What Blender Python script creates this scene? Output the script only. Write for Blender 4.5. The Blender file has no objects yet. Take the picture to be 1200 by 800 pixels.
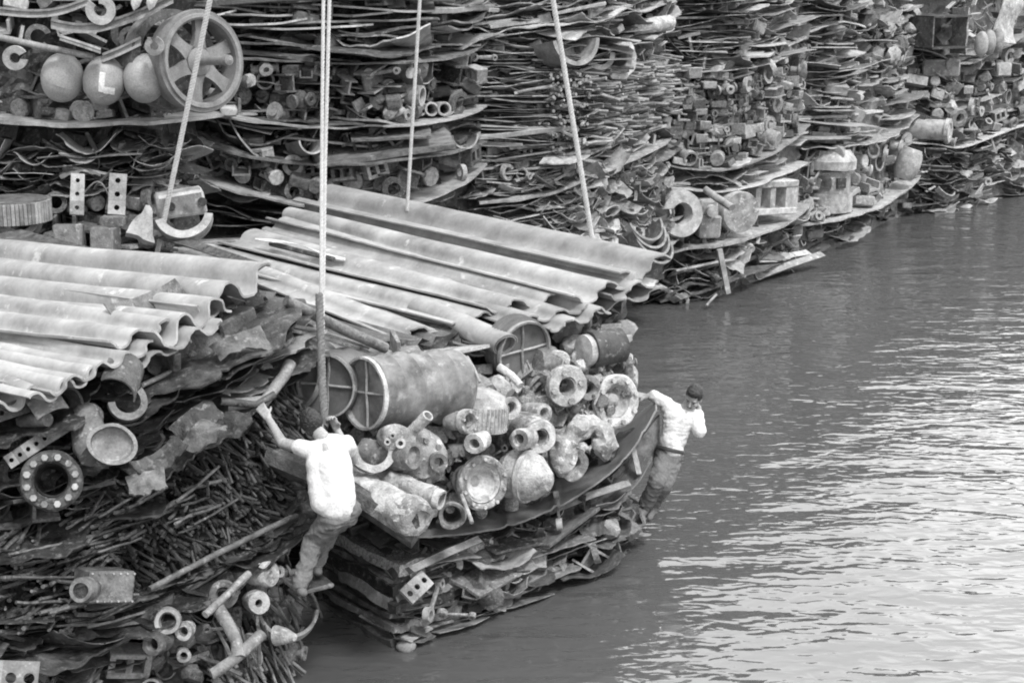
import bpy, bmesh, math, random
from mathutils import Vector, Matrix, noise
C = bpy.context.scene.collection
SCN = bpy.context.scene
PI = math.pi
FPX = 1800.0; SC = 0.84; CAMZ = 6.8*SC; TH = math.radians(14)
FWD = Vector((0, math.cos(TH), -math.sin(TH))); UPV = Vector((0, math.sin(TH), math.cos(TH))); RT = Vector((1,0,0))
CAM = Vector((0,0,CAMZ))
def P(px, py, Z):
    """point of the place seen at photo position px, py at distance Z (in survey units)"""
    Z = Z*SC
    return CAM + Z*(FWD + RT*((px-600)/FPX) + UPV*((400-py)/FPX))
def m(px, Z): return px*Z*SC/FPX
def G(px, py, z=0.0):
    d = FWD + RT*((px-600)/FPX) + UPV*((400-py)/FPX)
    return CAM + d*((z-CAMZ)/d.z)
def lerp(a,b,t): return a+(b-a)*t
def interp(pts, x):
    if x <= pts[0][0]: a,b = pts[0],pts[1]
    elif x >= pts[-1][0]: a,b = pts[-2],pts[-1]
    else:
        for i in range(len(pts)-1):
            if pts[i][0] <= x <= pts[i+1][0]: a,b = pts[i],pts[i+1]; break
    return lerp(a[1],b[1],(x-a[0])/(b[0]-a[0]))
def nz(v, s=1.0, off=0.0): return noise.noise(Vector((v[0]*s+off, v[1]*s+off*1.7, v[2]*s-off)))
# ---------------------------------------------------------------- materials
def metal(name, lo, hi, rough=0.62, metallic=0.0, mott=0.5, mscale=6.0, pale=0.0, palev=0.5, bump=0.35, streak=None, fine=60.0, spec=0.4, finev=0.18):
    mt = bpy.data.materials.new(name); mt.use_nodes = True
    nt = mt.node_tree; N = nt.nodes; L = nt.links
    bs = N['Principled BSDF']
    tc = N.new('ShaderNodeTexCoord'); oi = N.new('ShaderNodeObjectInfo'); ge = N.new('ShaderNodeNewGeometry')
    ad = N.new('ShaderNodeMath'); ad.operation='ADD'; L.new(oi.outputs['Random'], ad.inputs[0]); L.new(ge.outputs['Random Per Island'], ad.inputs[1])
    fr = N.new('ShaderNodeMath'); fr.operation='FRACT'; L.new(ad.outputs[0], fr.inputs[0])
    mp = N.new('ShaderNodeMapping'); L.new(tc.outputs['Object'], mp.inputs['Vector'])
    if streak: mp.inputs['Scale'].default_value = streak
    mul = N.new('ShaderNodeVectorMath'); mul.operation='SCALE'; mul.inputs[0].default_value=(37,53,71); L.new(oi.outputs['Random'], mul.inputs['Scale'])
    av = N.new('ShaderNodeVectorMath'); av.operation='ADD'; L.new(mp.outputs[0], av.inputs[0]); L.new(mul.outputs[0], av.inputs[1])
    n1 = N.new('ShaderNodeTexNoise'); n1.inputs['Scale'].default_value=mscale; n1.inputs['Detail'].default_value=6; n1.inputs['Roughness'].default_value=0.65; L.new(av.outputs[0], n1.inputs['Vector'])
    n2 = N.new('ShaderNodeTexNoise'); n2.inputs['Scale'].default_value=fine; n2.inputs['Detail'].default_value=3; L.new(av.outputs[0], n2.inputs['Vector'])
    base = N.new('ShaderNodeMapRange'); base.inputs['To Min'].default_value=lo; base.inputs['To Max'].default_value=hi; L.new(fr.outputs[0], base.inputs['Value'])
    mr = N.new('ShaderNodeMapRange'); mr.inputs['From Min'].default_value=0.3; mr.inputs['From Max'].default_value=0.7; mr.inputs['To Min'].default_value=1-mott; mr.inputs['To Max'].default_value=1+mott; L.new(n1.outputs['Fac'], mr.inputs['Value'])
    mr2 = N.new('ShaderNodeMapRange'); mr2.inputs['From Min'].default_value=0.3; mr2.inputs['From Max'].default_value=0.7; mr2.inputs['To Min'].default_value=1-finev; mr2.inputs['To Max'].default_value=1+finev; L.new(n2.outputs['Fac'], mr2.inputs['Value'])
    m1 = N.new('ShaderNodeMath'); m1.operation='MULTIPLY'; L.new(base.outputs[0], m1.inputs[0]); L.new(mr.outputs[0], m1.inputs[1])
    m2 = N.new('ShaderNodeMath'); m2.operation='MULTIPLY'; L.new(m1.outputs[0], m2.inputs[0]); L.new(mr2.outputs[0], m2.inputs[1])
    out = m2.outputs[0]
    if pale > 0:
        n3 = N.new('ShaderNodeTexNoise'); n3.inputs['Scale'].default_value=mscale*1.7; n3.inputs['Detail'].default_value=8; n3.inputs['Roughness'].default_value=0.7
        o2 = N.new('ShaderNodeVectorMath'); o2.operation='ADD'; o2.inputs[1].default_value=(9,4,2); L.new(av.outputs[0], o2.inputs[0]); L.new(o2.outputs[0], n3.inputs['Vector'])
        r3 = N.new('ShaderNodeMapRange'); r3.inputs['From Min'].default_value=0.62-pale*0.25; r3.inputs['From Max'].default_value=0.70-pale*0.2; L.new(n3.outputs['Fac'], r3.inputs['Value'])
        mx = N.new('ShaderNodeMix'); mx.data_type='FLOAT'; L.new(r3.outputs[0], mx.inputs[0]); L.new(out, mx.inputs[2]); mx.inputs[3].default_value=palev
        out = mx.outputs[0]
    cc = N.new('ShaderNodeCombineColor')
    for i in range(3): L.new(out, cc.inputs[i])
    L.new(cc.outputs[0], bs.inputs['Base Color'])
    rr = N.new('ShaderNodeMapRange'); rr.inputs['To Min'].default_value=rough-0.15; rr.inputs['To Max'].default_value=min(1,rough+0.2); L.new(n1.outputs['Fac'], rr.inputs['Value']); L.new(rr.outputs[0], bs.inputs['Roughness'])
    bs.inputs['Metallic'].default_value = metallic
    bs.inputs['Specular IOR Level'].default_value = spec
    if bump > 0:
        bp = N.new('ShaderNodeBump'); bp.inputs['Strength'].default_value=bump; bp.inputs['Distance'].default_value=0.02
        ab = N.new('ShaderNodeMath'); ab.operation='MULTIPLY_ADD'; L.new(n2.outputs['Fac'], ab.inputs[0]); ab.inputs[1].default_value=0.5; L.new(n1.outputs['Fac'], ab.inputs[2])
        L.new(ab.outputs[0], bp.inputs['Height']); L.new(bp.outputs[0], bs.inputs['Normal'])
    return mt
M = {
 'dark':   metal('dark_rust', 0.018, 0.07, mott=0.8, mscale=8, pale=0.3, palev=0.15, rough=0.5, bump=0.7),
 'rod':    metal('rod_rust', 0.02, 0.075, mott=0.5, rough=0.5),
 'mid':    metal('weathered_iron', 0.13, 0.33, mott=0.5, pale=0.25, palev=0.34),
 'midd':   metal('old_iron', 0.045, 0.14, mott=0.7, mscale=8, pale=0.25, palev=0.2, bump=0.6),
 'light':  metal('pale_iron', 0.20, 0.42, mott=0.5, pale=0.3, palev=0.5),
 'cast':   metal('pale_cast_iron', 0.15, 0.38, mott=0.65, mscale=7, pale=0.4, palev=0.46, bump=0.9),
 'castd':  metal('grey_cast_iron', 0.10, 0.20, mott=0.45, mscale=9, pale=0.25, palev=0.36, bump=0.6),
 'drum':   metal('drum_steel', 0.16, 0.18, mott=0.7, mscale=4, pale=0.25, palev=0.28, bump=0.1, finev=0.08),
 'drumd':  metal('dark_drum_steel', 0.10, 0.13, mott=0.5, mscale=3, bump=0.1, finev=0.08),
 'sheet':  metal('corrugated_sheet', 0.22, 0.28, mott=0.4, mscale=2.2, bump=0.05, fine=30, finev=0.06, rough=0.7, pale=0.05, palev=0.45),
 'sheetl': metal('pale_corrugated_sheet', 0.26, 0.32, mott=0.4, mscale=2.2, bump=0.05, fine=30, finev=0.06, rough=0.7, pale=0.12, palev=0.5),
 'plate':  metal('smooth_plate', 0.12, 0.14, mott=0.5, mscale=4.0, bump=0.08, rough=0.5),
 'white':  metal('lime_crusted_iron', 0.26, 0.46, mott=0.5, mscale=8, pale=0.3, palev=0.6, bump=0.9),
 'sphere': metal('sphere_steel', 0.27, 0.33, mott=0.25, mscale=5, bump=0.08, rough=0.45),
 'wheel':  metal('wheel_iron', 0.15, 0.2, mott=0.3, mscale=6, bump=0.15, rough=0.5),
 'paint':  metal('white_paint_mark', 0.62, 0.62, mott=0.3, mscale=14, bump=0.1),
 'rope':   metal('manila_rope', 0.42, 0.46, mott=0.15, mscale=20, bump=0.4, fine=90, rough=0.85),
 'roped':  metal('wet_rope', 0.10, 0.13, mott=0.3, mscale=20, bump=0.4, fine=90, rough=0.7),
 'skin':   metal('skin', 0.30, 0.30, mott=0.08, bump=0.05, rough=0.5),
 'shirt':  metal('white_cotton', 0.58, 0.58, mott=0.03, mscale=4, bump=0.1, rough=0.9, spec=0.1),
 'trous':  metal('trouser_cloth', 0.14, 0.14, mott=0.2, mscale=5, bump=0.15, rough=0.9, spec=0.1),
 'hair':   metal('black_hair', 0.02, 0.02, mott=0.4, mscale=40, bump=0.6, rough=0.45),
 'shoe':   metal('canvas_shoe', 0.12, 0.12, mott=0.2, bump=0.1, rough=0.8),
 'belt':   metal('leather_belt', 0.04, 0.04, mott=0.2, bump=0.1, rough=0.5),
 'rubber': metal('crumbled_stone', 0.10, 0.3, mott=0.7, mscale=30, bump=1.0, pale=0.3, palev=0.4),
}
# ---------------------------------------------------------------- mesh builder
I4 = Matrix.Identity(4)
class MB:
    def __init__(s): s.v=[]; s.f=[]
    def add(s, vs, fs, T=None):
        o=len(s.v)
        s.v += [T@Vector(v) for v in vs] if T else [Vector(v) for v in vs]
        s.f += [tuple(i+o for i in f) for f in fs]
        return s
    def mesh_add(s, mesh_vf, T): return s.add(mesh_vf[0], mesh_vf[1], T)
    def box(s, c, d, T=None, ch=0.0):
        x,y,z=[k/2 for k in d]
        if ch<=0:
            vs=[(c[0]+a*x,c[1]+b*y,c[2]+e*z) for e in(-1,1) for b in(-1,1) for a in(-1,1)]
            fs=[(0,2,3,1),(4,5,7,6),(0,1,5,4),(2,6,7,3),(0,4,6,2),(1,3,7,5)]
            return s.add(vs,fs,T)
        bm=bmesh.new(); bmesh.ops.create_cube(bm,size=1)
        for v in bm.verts: v.co=Vector((v.co.x*d[0],v.co.y*d[1],v.co.z*d[2]))+Vector(c)
        bmesh.ops.bevel(bm,geom=bm.edges[:],offset=ch,segments=1,affect='EDGES')
        bm.verts.index_update(); s.add([v.co.copy() for v in bm.verts],[tuple(v.index for v in f.verts) for f in bm.faces],T); bm.free(); return s
    def lathe(s, prof, seg=24, T=None, a0=0, a1=2*PI, closed=True):
        full = abs(a1-a0-2*PI)<1e-6; n=seg if full else seg+1
        vs=[]; k=len(prof)
        for i in range(n):
            a=a0+(a1-a0)*i/seg; c,sn=math.cos(a),math.sin(a)
            vs += [(r*c, r*sn, z) for r,z in prof]
        fs=[]
        for i in range(seg):
            j=(i+1)%n
            for q in range(k if closed else k-1):
                q2=(q+1)%k; fs.append((i*k+q, j*k+q, j*k+q2, i*k+q2))
        if not full and closed:
            fs.append(tuple(range(k))[::-1]); fs.append(tuple((n-1)*k+q for q in range(k)))
        return s.add(vs,fs,T)
    def cyl(s, r, z0, z1, seg=16, T=None, r2=None):
        r2=r if r2 is None else r2
        vs=[(r*math.cos(2*PI*i/seg), r*math.sin(2*PI*i/seg), z0) for i in range(seg)]+[(r2*math.cos(2*PI*i/seg), r2*math.sin(2*PI*i/seg), z1) for i in range(seg)]
        fs=[(i,(i+1)%seg,seg+(i+1)%seg,seg+i) for i in range(seg)]+[tuple(range(seg))[::-1],tuple(range(seg,2*seg))]
        return s.add(vs,fs,T)
    def ring(s, ro, ri, z0, z1, seg=24, T=None, a0=0, a1=2*PI):
        return s.lathe([(ri,z0),(ro,z0),(ro,z1),(ri,z1)],seg,T,a0,a1)
    def tube(s, path, r, seg=8, T=None, rs=None, hollow=False, flat=1.0):
        path=[Vector(p) for p in path]; n=len(path); vs=[]; up=None
        for i,p in enumerate(path):
            t=(path[min(i+1,n-1)]-path[max(i-1,0)]).normalized()
            if up is None:
                up = Vector((0,0,1)) if abs(t.z)<0.9 else Vector((1,0,0))
            a=t.cross(up).normalized(); b=a.cross(t).normalized(); up=b
            rr = rs[i] if rs else r
            vs += [p+a*rr*math.cos(2*PI*k/seg)+b*rr*flat*math.sin(2*PI*k/seg) for k in range(seg)]
        fs=[(i*seg+k,i*seg+(k+1)%seg,(i+1)*seg+(k+1)%seg,(i+1)*seg+k) for i in range(n-1) for k in range(seg)]
        if not hollow: fs += [tuple(range(seg))[::-1], tuple((n-1)*seg+k for k in range(seg))]
        return s.add(vs,fs,T)
    def sheet(s, fn, nx, ny, t, T=None):
        """fn(u,v)->Vector centre surface; thickness t along fn normal approx z"""
        top=[];
        for j in range(ny+1):
            for i in range(nx+1):
                top.append(Vector(fn(i/nx,j/ny)))
        nrm=[]
        W=nx+1
        for j in range(ny+1):
            for i in range(nx+1):
                a=top[j*W+min(i+1,nx)]-top[j*W+max(i-1,0)]; b=top[min(j+1,ny)*W+i]-top[max(j-1,0)*W+i]
                c=a.cross(b); nrm.append(c.normalized() if c.length>1e-9 else Vector((0,0,1)))
        vs=[p+q*t/2 for p,q in zip(top,nrm)]+[p-q*t/2 for p,q in zip(top,nrm)]
        o=len(top); fs=[]
        for j in range(ny):
            for i in range(nx):
                a=j*W+i; fs.append((a,a+1,a+1+W,a+W)); fs.append((o+a,o+a+W,o+a+1+W,o+a+1))
        for i in range(nx):
            fs.append((i,o+i,o+i+1,i+1)); a=ny*W+i; fs.append((a,a+1,o+a+1,o+a))
        for j in range(ny):
            a=j*W; fs.append((a,a+W,o+a+W,o+a)); a=j*W+nx; fs.append((a,o+a,o+a+W,a+W))
        return s.add(vs,fs,T)
    def lump(s, amp, sc, off=0.0):
        for v in s.v:
            q=v*sc+Vector((off,off*2,-off)); v += Vector((noise.noise(q),noise.noise(q+Vector((31,0,0))),noise.noise(q+Vector((0,47,0)))))*amp
        return s
    def xf(s, T): s.v=[T@v for v in s.v]; return s
    def mesh(s, name, sharp=38):
        me=bpy.data.meshes.new(name); me.from_pydata([tuple(v) for v in s.v],[],s.f); me.update()
        if sharp is not None:
            me.shade_smooth(); me.set_sharp_from_angle(angle=math.radians(sharp))
        return me
    def bounds(s):
        lo=Vector((min(v.x for v in s.v),min(v.y for v in s.v),min(v.z for v in s.v))); hi=Vector((max(v.x for v in s.v),max(v.y for v in s.v),max(v.z for v in s.v))); return lo,hi
    def build(s, name, mat, parent=None, label=None, cat=None, group=None, kind=None, sharp=38):
        """world-coordinate geometry -> one object, origin at its base (or in its parent's frame)"""
        if parent is None:
            lo,hi=s.bounds(); org=Vector(((lo.x+hi.x)/2,(lo.y+hi.y)/2,lo.z))
        else:
            org=WORG[parent.name]
        for v in s.v: v-=org
        me=s.mesh(name,sharp); me.materials.append(M[mat] if isinstance(mat,str) else mat)
        o=bpy.data.objects.new(name,me); C.objects.link(o)
        if parent is None: o.location=org
        else: o.parent=parent
        WORG[o.name]=org
        if label: o['label']=label
        if cat: o['category']=cat
        if group: o['group']=group
        if kind or parent is None: o['kind']=kind or 'thing'
        return o
WORG={}
def thing(name, label, cat, loc, group=None):
    o=bpy.data.objects.new(name,None); C.objects.link(o); o["kind"]="thing"; o.location=loc; o.empty_display_size=0.2
    WORG[o.name]=Vector(loc); o['label']=label; o['category']=cat
    if group: o['group']=group
    return o
def basis(x,y,z,o):
    x=Vector(x);y=Vector(y);z=Vector(z)
    return Matrix(((x.x,y.x,z.x,o[0]),(x.y,y.y,z.y,o[1]),(x.z,y.z,z.z,o[2]),(0,0,0,1)))
def facing(px,py,Z,a,tilt=0.0,roll=0.0,dz=0.0):
    """local z = outward axis, turned a degrees to the right of facing the viewer, tilted up by tilt degrees"""
    a=math.radians(a); t=math.radians(tilt)
    z=Vector((math.sin(a)*math.cos(t),-math.cos(a)*math.cos(t),math.sin(t)))
    x=Vector((math.cos(a),math.sin(a),0)); y=z.cross(x)
    return basis(x,y,z,P(px,py,Z)+Vector((0,dz,0)))@Matrix.Rotation(math.radians(roll),4,'Z')
# ---------------------------------------------------------------- stacks
class Stack:
    def __init__(s, key, zs, back=(-0.35,1,0)): s.key=key; s.zs=zs; s.back=Vector(back).normalized()
    def Z(s,px):
        return 1.0/interp([(a,1.0/b) for a,b in s.zs],px)
    def frame(s,px,py,slope=0.0,inn=0.0):
        e=1.5
        p0=P(px-e,py-slope*e,s.Z(px-e)); p1=P(px+e,py+slope*e,s.Z(px+e)); x=(p1-p0).normalized()
        yi=Vector((0,0,1)).cross(x).normalized(); z=x.cross(yi)
        return basis(x,yi,z,P(px,py,s.Z(px))+yi*inn)
ST={
 'L':Stack('L',[(-150,12.25),(0,13.0),(338,15.0),(352,17.5)],(-0.8,0.8,0)),
 'MU':Stack('MU',[(325,14.9),(785,18.5)],(-0.71,0.71,0)),
 'ML':Stack('ML',[(358,17.0),(461,15.6),(750,18.1),(772,20.5)],(-0.45,0.9,0)),
 'A':Stack('A',[(-90,20.2),(195,20.5),(252,22.8)]),
 'B':Stack('B',[(225,23.3),(465,23.6),(568,26.6)]),
 'C':Stack('C',[(535,26.8),(690,27.1),(792,31.0)]),
 'D':Stack('D',[(770,31.2),(855,31.6),(948,36.0)]),
 'E':Stack('E',[(930,36.3),(988,36.8),(1078,42.4)]),
 'F':Stack('F',[(1062,42.0),(1118,42.6),(1290,50.0)]),
}
STNAME={'L':'the near left bundle','MU':'the slung bundle','ML':'the half-sunk bundle','A':'the spoked-wheel stack','B':'the stack behind the middle ropes',
 'C':'the pale-ring stack','D':'the thick-ring stack','E':'the white-tank stack','F':'the farthest stack'}
class Tier:
    def __init__(s, st, x0,x1, top, bot, name): s.st=ST[st]; s.key=st; s.x0=x0; s.x1=x1; s.top=top; s.bot=bot; s.name=name
    def y(s,px,t): return lerp(interp(s.bot,px),interp(s.top,px),t)
    def slope(s,px,t): return (s.y(px+4,t)-s.y(px-4,t))/8.0
# generic pieces are collected, then the 300 largest of a kind become objects and the rest one mass per stack
ITEMS={}; BUCKET={}
def item(kind, vf, T, size, mat, key, label, cat, group):
    ITEMS.setdefault(kind,[]).append((size,vf,T,mat,key,label,cat,group))
def bucket(key, matk): return BUCKET.setdefault((key,matk),MB())
PM={}
# ---------------------------------------------------------------- prototypes (verts, faces, mesh key)
rp=random.Random(11)
PROTO={}
def proto(kind, mb, sharp=38):
    vf=(list(mb.v),list(mb.f)); vid='%s_%d'%(kind,len(PROTO.setdefault(kind,[]))); PROTO[kind].append((vf[0],vf[1],vid,sharp)); return
def subdiv_lump(mb, cuts, amp, sc, off):
    bm=bmesh.new(); vv=[bm.verts.new(v) for v in mb.v]
    for f in mb.f:
        try: bm.faces.new([vv[i] for i in f])
        except ValueError: pass
    if cuts: bmesh.ops.subdivide_edges(bm,edges=bm.edges[:],cuts=cuts,use_grid_fill=True)
    bm.verts.index_update(); r=MB(); r.add([v.co.copy() for v in bm.verts],[tuple(v.index for v in f.verts) for f in bm.faces]); bm.free()
    return r.lump(amp,sc,off)
def plate_fn(rg, wav, rag):
    k1=rg.uniform(2,6); p1=rg.uniform(0,6); a1=rg.uniform(0.2,1)*wav; bend=rg.uniform(-1,1)*wav*2.0; o=rg.uniform(0,99); cr=rg.uniform(0,0.25); curl=rg.uniform(-0.5,1.0)*wav
    sk=rg.uniform(-0.25,0.25)
    def fn(u,v):
        x=u-0.5
        edge = rag*(noise.noise(Vector((u*6,o,0)))+0.6*noise.noise(Vector((u*17,o,5)))) + cr*(2*abs(x))**3 + sk*x
        y=v*(1-edge)+edge
        xx=x*(1-0.10*noise.noise(Vector((v*3,o+9,0))))
        z=a1*math.sin(k1*x+p1+v*1.2)+bend*(4*x*x-0.4)+0.35*wav*noise.noise(Vector((x*5,y*3,o)))+curl*(1-v)**3
        return (xx,y,z)
    return fn
for i in range(16): proto('steel_plate', MB().sheet(plate_fn(rp,0.03,0.055),14,4,0.016))
for i in range(10): proto('curled_plate', MB().sheet(plate_fn(rp,0.12,0.12),16,5,0.014))
for i in range(6):
    mb=MB().box((0,0.5,0),(1,1,0.06),ch=0.008); proto('plank_bar', subdiv_lump(mb,2,0.02,3,i))
for i in range(5):
    mb=MB(); path=[(0.0015*rp.gauss(0,1)+0.02*math.sin(t*.3),t/7.0,0.002*rp.gauss(0,1)) for t in range(8)]; mb.tube(path,0.012,6); proto('iron_rod',mb)
for i in range(6):
    mb=MB(); a=rp.uniform(0.1,0.35); b=rp.uniform(2,6); q=rp.uniform(0,6)
    mb.tube([(t/14-0.5, 0.15*math.sin(b*t/14+q), a*math.sin(b*1.3*t/14+q*2)) for t in range(15)],0.018,6); proto('bent_wire',mb)
for i in range(4):
    mb=MB(); R0=0.5; aa=rp.uniform(1.2,2.6)
    mb.lathe([(R0-0.03,-0.1),(R0+0.03,-0.1),(R0+0.03,0.1),(R0-0.03,0.1)],16,None,-aa/2-PI/2,aa/2-PI/2); mb.xf(Matrix.Rotation(PI/2,4,'X')@Matrix.Translation((0,0.4,0))); proto('curved_strip',mb)
# blocks: unit-ish size, base at z=0, face at y=0 (towards viewer -y)
for i in range(4):
    mb=MB().box((0,0.4,0.35),(1.0*rp.uniform(0.7,1),0.8,0.7*rp.uniform(0.6,1)),ch=0.05); proto('iron_block', subdiv_lump(mb,1,0.06,2.2,i*3))
for i in range(2):
    mb=MB(); h=0.42
    mb.box((0,0.6,0.04),(0.8,1.2,0.08)); mb.box((0,0.6,h*2-0.04),(0.8,1.2,0.08)); mb.box((0,0.6,h),(0.1,1.2,h*2-0.16)); proto('girder_stub',mb.lump(0.03,2,i))
for i in range(2):
    mb=MB(); mb.box((0,0.6,0.05),(0.9,1.2,0.1)); mb.box((-0.4,0.6,0.3),(0.1,1.2,0.4)); mb.box((0.4,0.6,0.3),(0.1,1.2,0.4)); proto('channel_stub',mb.lump(0.03,2,i))
mb=MB().lathe([(0,0),(0.38,0),(0.43,-0.05),(0.43,-0.75),(0,-0.75)],20,Matrix.Translation((0,0,0.43))@Matrix.Rotation(PI/2,4,'X')); proto('round_plug',mb.lump(0.03,3,1))
mb=MB().lathe([(0,0),(0.22,0),(0.22,-0.1),(0.45,-0.1),(0.45,-0.22),(0.26,-0.3),(0.26,-0.8),(0,-0.8)],20,Matrix.Translation((0,0,0.45))@Matrix.Rotation(PI/2,4,'X')); proto('hub_casting',mb.lump(0.02,3,2))
mb=MB().ring(0.48,0.26,-0.28,0,22,Matrix.Translation((0,0,0.48))@Matrix.Rotation(PI/2,4,'X')); proto('iron_ring',mb.lump(0.02,3,3))
mb=MB().ring(0.45,0.34,-1.3,0,22,Matrix.Translation((0,0,0.45))@Matrix.Rotation(PI/2,4,'X')); proto('pipe_stub',mb.lump(0.02,2,3))
mb=MB(); mb.box((0,0.5,0.07),(0.9,1,0.14),ch=0.02); mb.box((-0.38,0.5,0.45),(0.14,1,0.62),ch=0.02); proto('angle_bracket',mb.lump(0.04,2,3))
mb=MB(); mb.box((0,0.35,0.09),(1.2,0.7,0.18),ch=0.03); mb.box((0,0.35,0.71),(1.2,0.7,0.18),ch=0.03)
for x in(-0.5,0,0.5): mb.box((x,0.35,0.4),(0.18,0.66,0.46))
proto('slotted_casting',mb.lump(0.03,2,5))
mb=MB(); T0=Matrix.Translation((0,0,0.45))@Matrix.Rotation(PI/2,4,'X')
n=18; prof=[]
mb.lathe([(0.1,0),(0.36,0),(0.36,-0.25),(0.1,-0.25)],n*2,T0)
for k in range(n):
    a=2*PI*k/n; mb.box((0,0,0),(0.10,0.07,0.24),T0@Matrix.Rotation(a,4,'Z')@Matrix.Translation((0.4,0,-0.125)))
proto('toothed_gear',mb)
for i in range(3):   # valve / tee fittings
    mb=MB(); T1=Matrix.Translation((0,0.1,0.42))
    mb.lathe([(0,0.34),(0.16,0.3),(0.3,0.12),(0.32,-0.08),(0.22,-0.3),(0,-0.34)],14,T1,closed=False)
    mb.tube([(-0.55,0.1,0.42),(0.55,0.1,0.42)],0.17,12); mb.cyl(0.28,-0.05,0.05,14,Matrix.Translation((-0.52,0.1,0.42))@Matrix.Rotation(PI/2,4,'Y')); mb.cyl(0.28,-0.05,0.05,14,Matrix.Translation((0.52,0.1,0.42))@Matrix.Rotation(PI/2,4,'Y'))
    T2=Matrix.Translation((0,-0.35,0.42))@Matrix.Rotation(PI/2,4,'X')
    mb.lathe([(0.12,0.1),(0.27,0.1),(0.27,0.0),(0.18,-0.02),(0.18,-0.4),(0.1,-0.4)],14,T2)
    if i: mb.cyl(0.1,0.3,0.62,8,Matrix.Translation((0,0.1,0.42))); mb.cyl(0.2,0.6,0.7,6,Matrix.Translation((0,0.1,0.42)))
    proto('valve_fitting',mb.lump(0.05,3,i))
mb=MB(); mb.ring(0.48,0.28,-0.22,0,20,Matrix.Translation((0,0,0.48))@Matrix.Rotation(PI/2,4,'X'),0.5,2*PI-0.6); proto('open_ring',mb.lump(0.03,2,3))
for i in range(3):
    bm=bmesh.new(); bmesh.ops.create_icosphere(bm,subdivisions=2,radius=0.45); mb=MB(); bm.verts.index_update(); mb.add([v.co+Vector((0,0.3,0.42)) for v in bm.verts],[tuple(v.index for v in f.verts) for f in bm.faces]); bm.free(); proto('casting_lump',mb.lump(0.3,2.2,i*5))
for i in range(2):
    mb=MB(); mb.ring(0.22,0.12,-0.2,0,14,Matrix.Translation((-0.55,0,0.3))@Matrix.Rotation(PI/2,4,'X')); mb.ring(0.15,0.07,-0.18,0,12,Matrix.Translation((0.6,0,0.25))@Matrix.Rotation(PI/2,4,'X')); mb.box((0.06,0.1,0.27),(0.8,0.1,0.14),ch=0.02); proto('connecting_rod',mb.lump(0.03,2,i))
KN={'steel_plate':('steel plate','plate'),'curled_plate':('curled plate','plate'),'plank_bar':('flat iron bar','bar'),'iron_rod':('thin iron rod','rod'),'bent_wire':('bent wire','wire'),'curved_strip':('curved iron strip','strip'),
 'iron_block':('lumpy iron block','block'),'girder_stub':('cut I-beam','beam'),'channel_stub':('short channel iron','channel'),'round_plug':('round iron plug','plug'),'hub_casting':('stepped hub casting','hub'),'iron_ring':('thick iron ring','ring'),
 'pipe_stub':('open pipe end','pipe'),'angle_bracket':('angle bracket','bracket'),'slotted_casting':('slotted casting','casting'),'toothed_gear':('toothed gear','gear'),'valve_fitting':('valve fitting','valve'),
 'open_ring':('broken open ring','ring'),'casting_lump':('casting lump','casting'),'connecting_rod':('eyed connecting rod','rod')}
MATW={'dark':'dark rusty','rod':'dark rusty','mid':'grey','midd':'dull dark','light':'pale','cast':'pale crusted','castd':'grey pitted','white':'whitish','drum':'grey','plate':'smooth grey'}
def put(tier, kind, px, py, w_px, mat, rg, d=None, hz=None, slope=0.0, yaw=0.0, roll=0.0, pitch=0.0, inn=0.0, ind=True, base=False, stuffonly=False):
    """place one prototype: width w_px across"""
    st=tier.st; Z=st.Z(px); w=m(w_px,Z)
    v=rg.choice(PROTO[kind])
    d = w if d is None else d; hz = w if hz is None else hz
    T=st.frame(px,py,slope,inn)@Matrix.Rotation(yaw,4,'Z')@Matrix.Rotation(pitch,4,'X')@Matrix.Rotation(roll,4,'Y')@Matrix.Diagonal((w,d,hz,1))
    if stuffonly: bucket(tier.key,mat).add(v[0],v[1],T); return
    kn,cat=KN[kind]
    lab='%s %s in %s of %s'%(MATW[mat],kn,tier.name,STNAME[tier.key]); grp='%ss in %s of %s'%(kn,tier.name,STNAME[tier.key])
    item(kind,v,T,w_px,mat,tier.key,lab,cat,(grp,MATW[mat]))
BLK=['iron_block','iron_block','iron_block','girder_stub','girder_stub','channel_stub','channel_stub','angle_bracket','angle_bracket','slotted_casting','round_plug','hub_casting','iron_ring','pipe_stub','valve_fitting','open_ring','casting_lump','casting_lump','connecting_rod']
def fill_plates(t, rs, lmin, lmax, mat, seed, depth=1.1, prot=0.25, curl=0.3, jit=1.0, mats=None, hfac=1.0, pit=0.06):
    rg=random.Random(seed); xm=(t.x0+t.x1)/2; hgt=abs(t.y(xm,0)-t.y(xm,1)); n=max(1,int(hgt/rs))
    for j in range(n):
        x=t.x0+rg.uniform(-0.4,0.3)*lmax
        while x < t.x1:
            L=rg.uniform(lmin,lmax); cx=x+L/2
            if cx > t.x1-2: break
            s=(j+0.5+rg.uniform(-0.5,0.5)*jit)/n; s=min(max(s,0.01),0.99)
            kind='curled_plate' if rg.random()<curl else ('plank_bar' if rg.random()<0.12 else 'steel_plate')
            mm=rg.choice(mats) if mats else mat
            w=m(L,t.st.Z(cx))
            put(t,kind,cx,t.y(cx,s),L,mm,rg,d=depth*rg.uniform(0.5,1.2)*SC,hz=(min(w*0.9,1.0)*hfac if kind!='plank_bar' else w*rg.uniform(0.3,0.9)),slope=t.slope(cx,s),yaw=rg.gauss(0,0.12),roll=rg.gauss(0,0.035),pitch=rg.gauss(0.0,pit),inn=-rg.uniform(-0.2,1)*prot*SC)
            x += L*rg.uniform(0.45,0.95)
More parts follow.
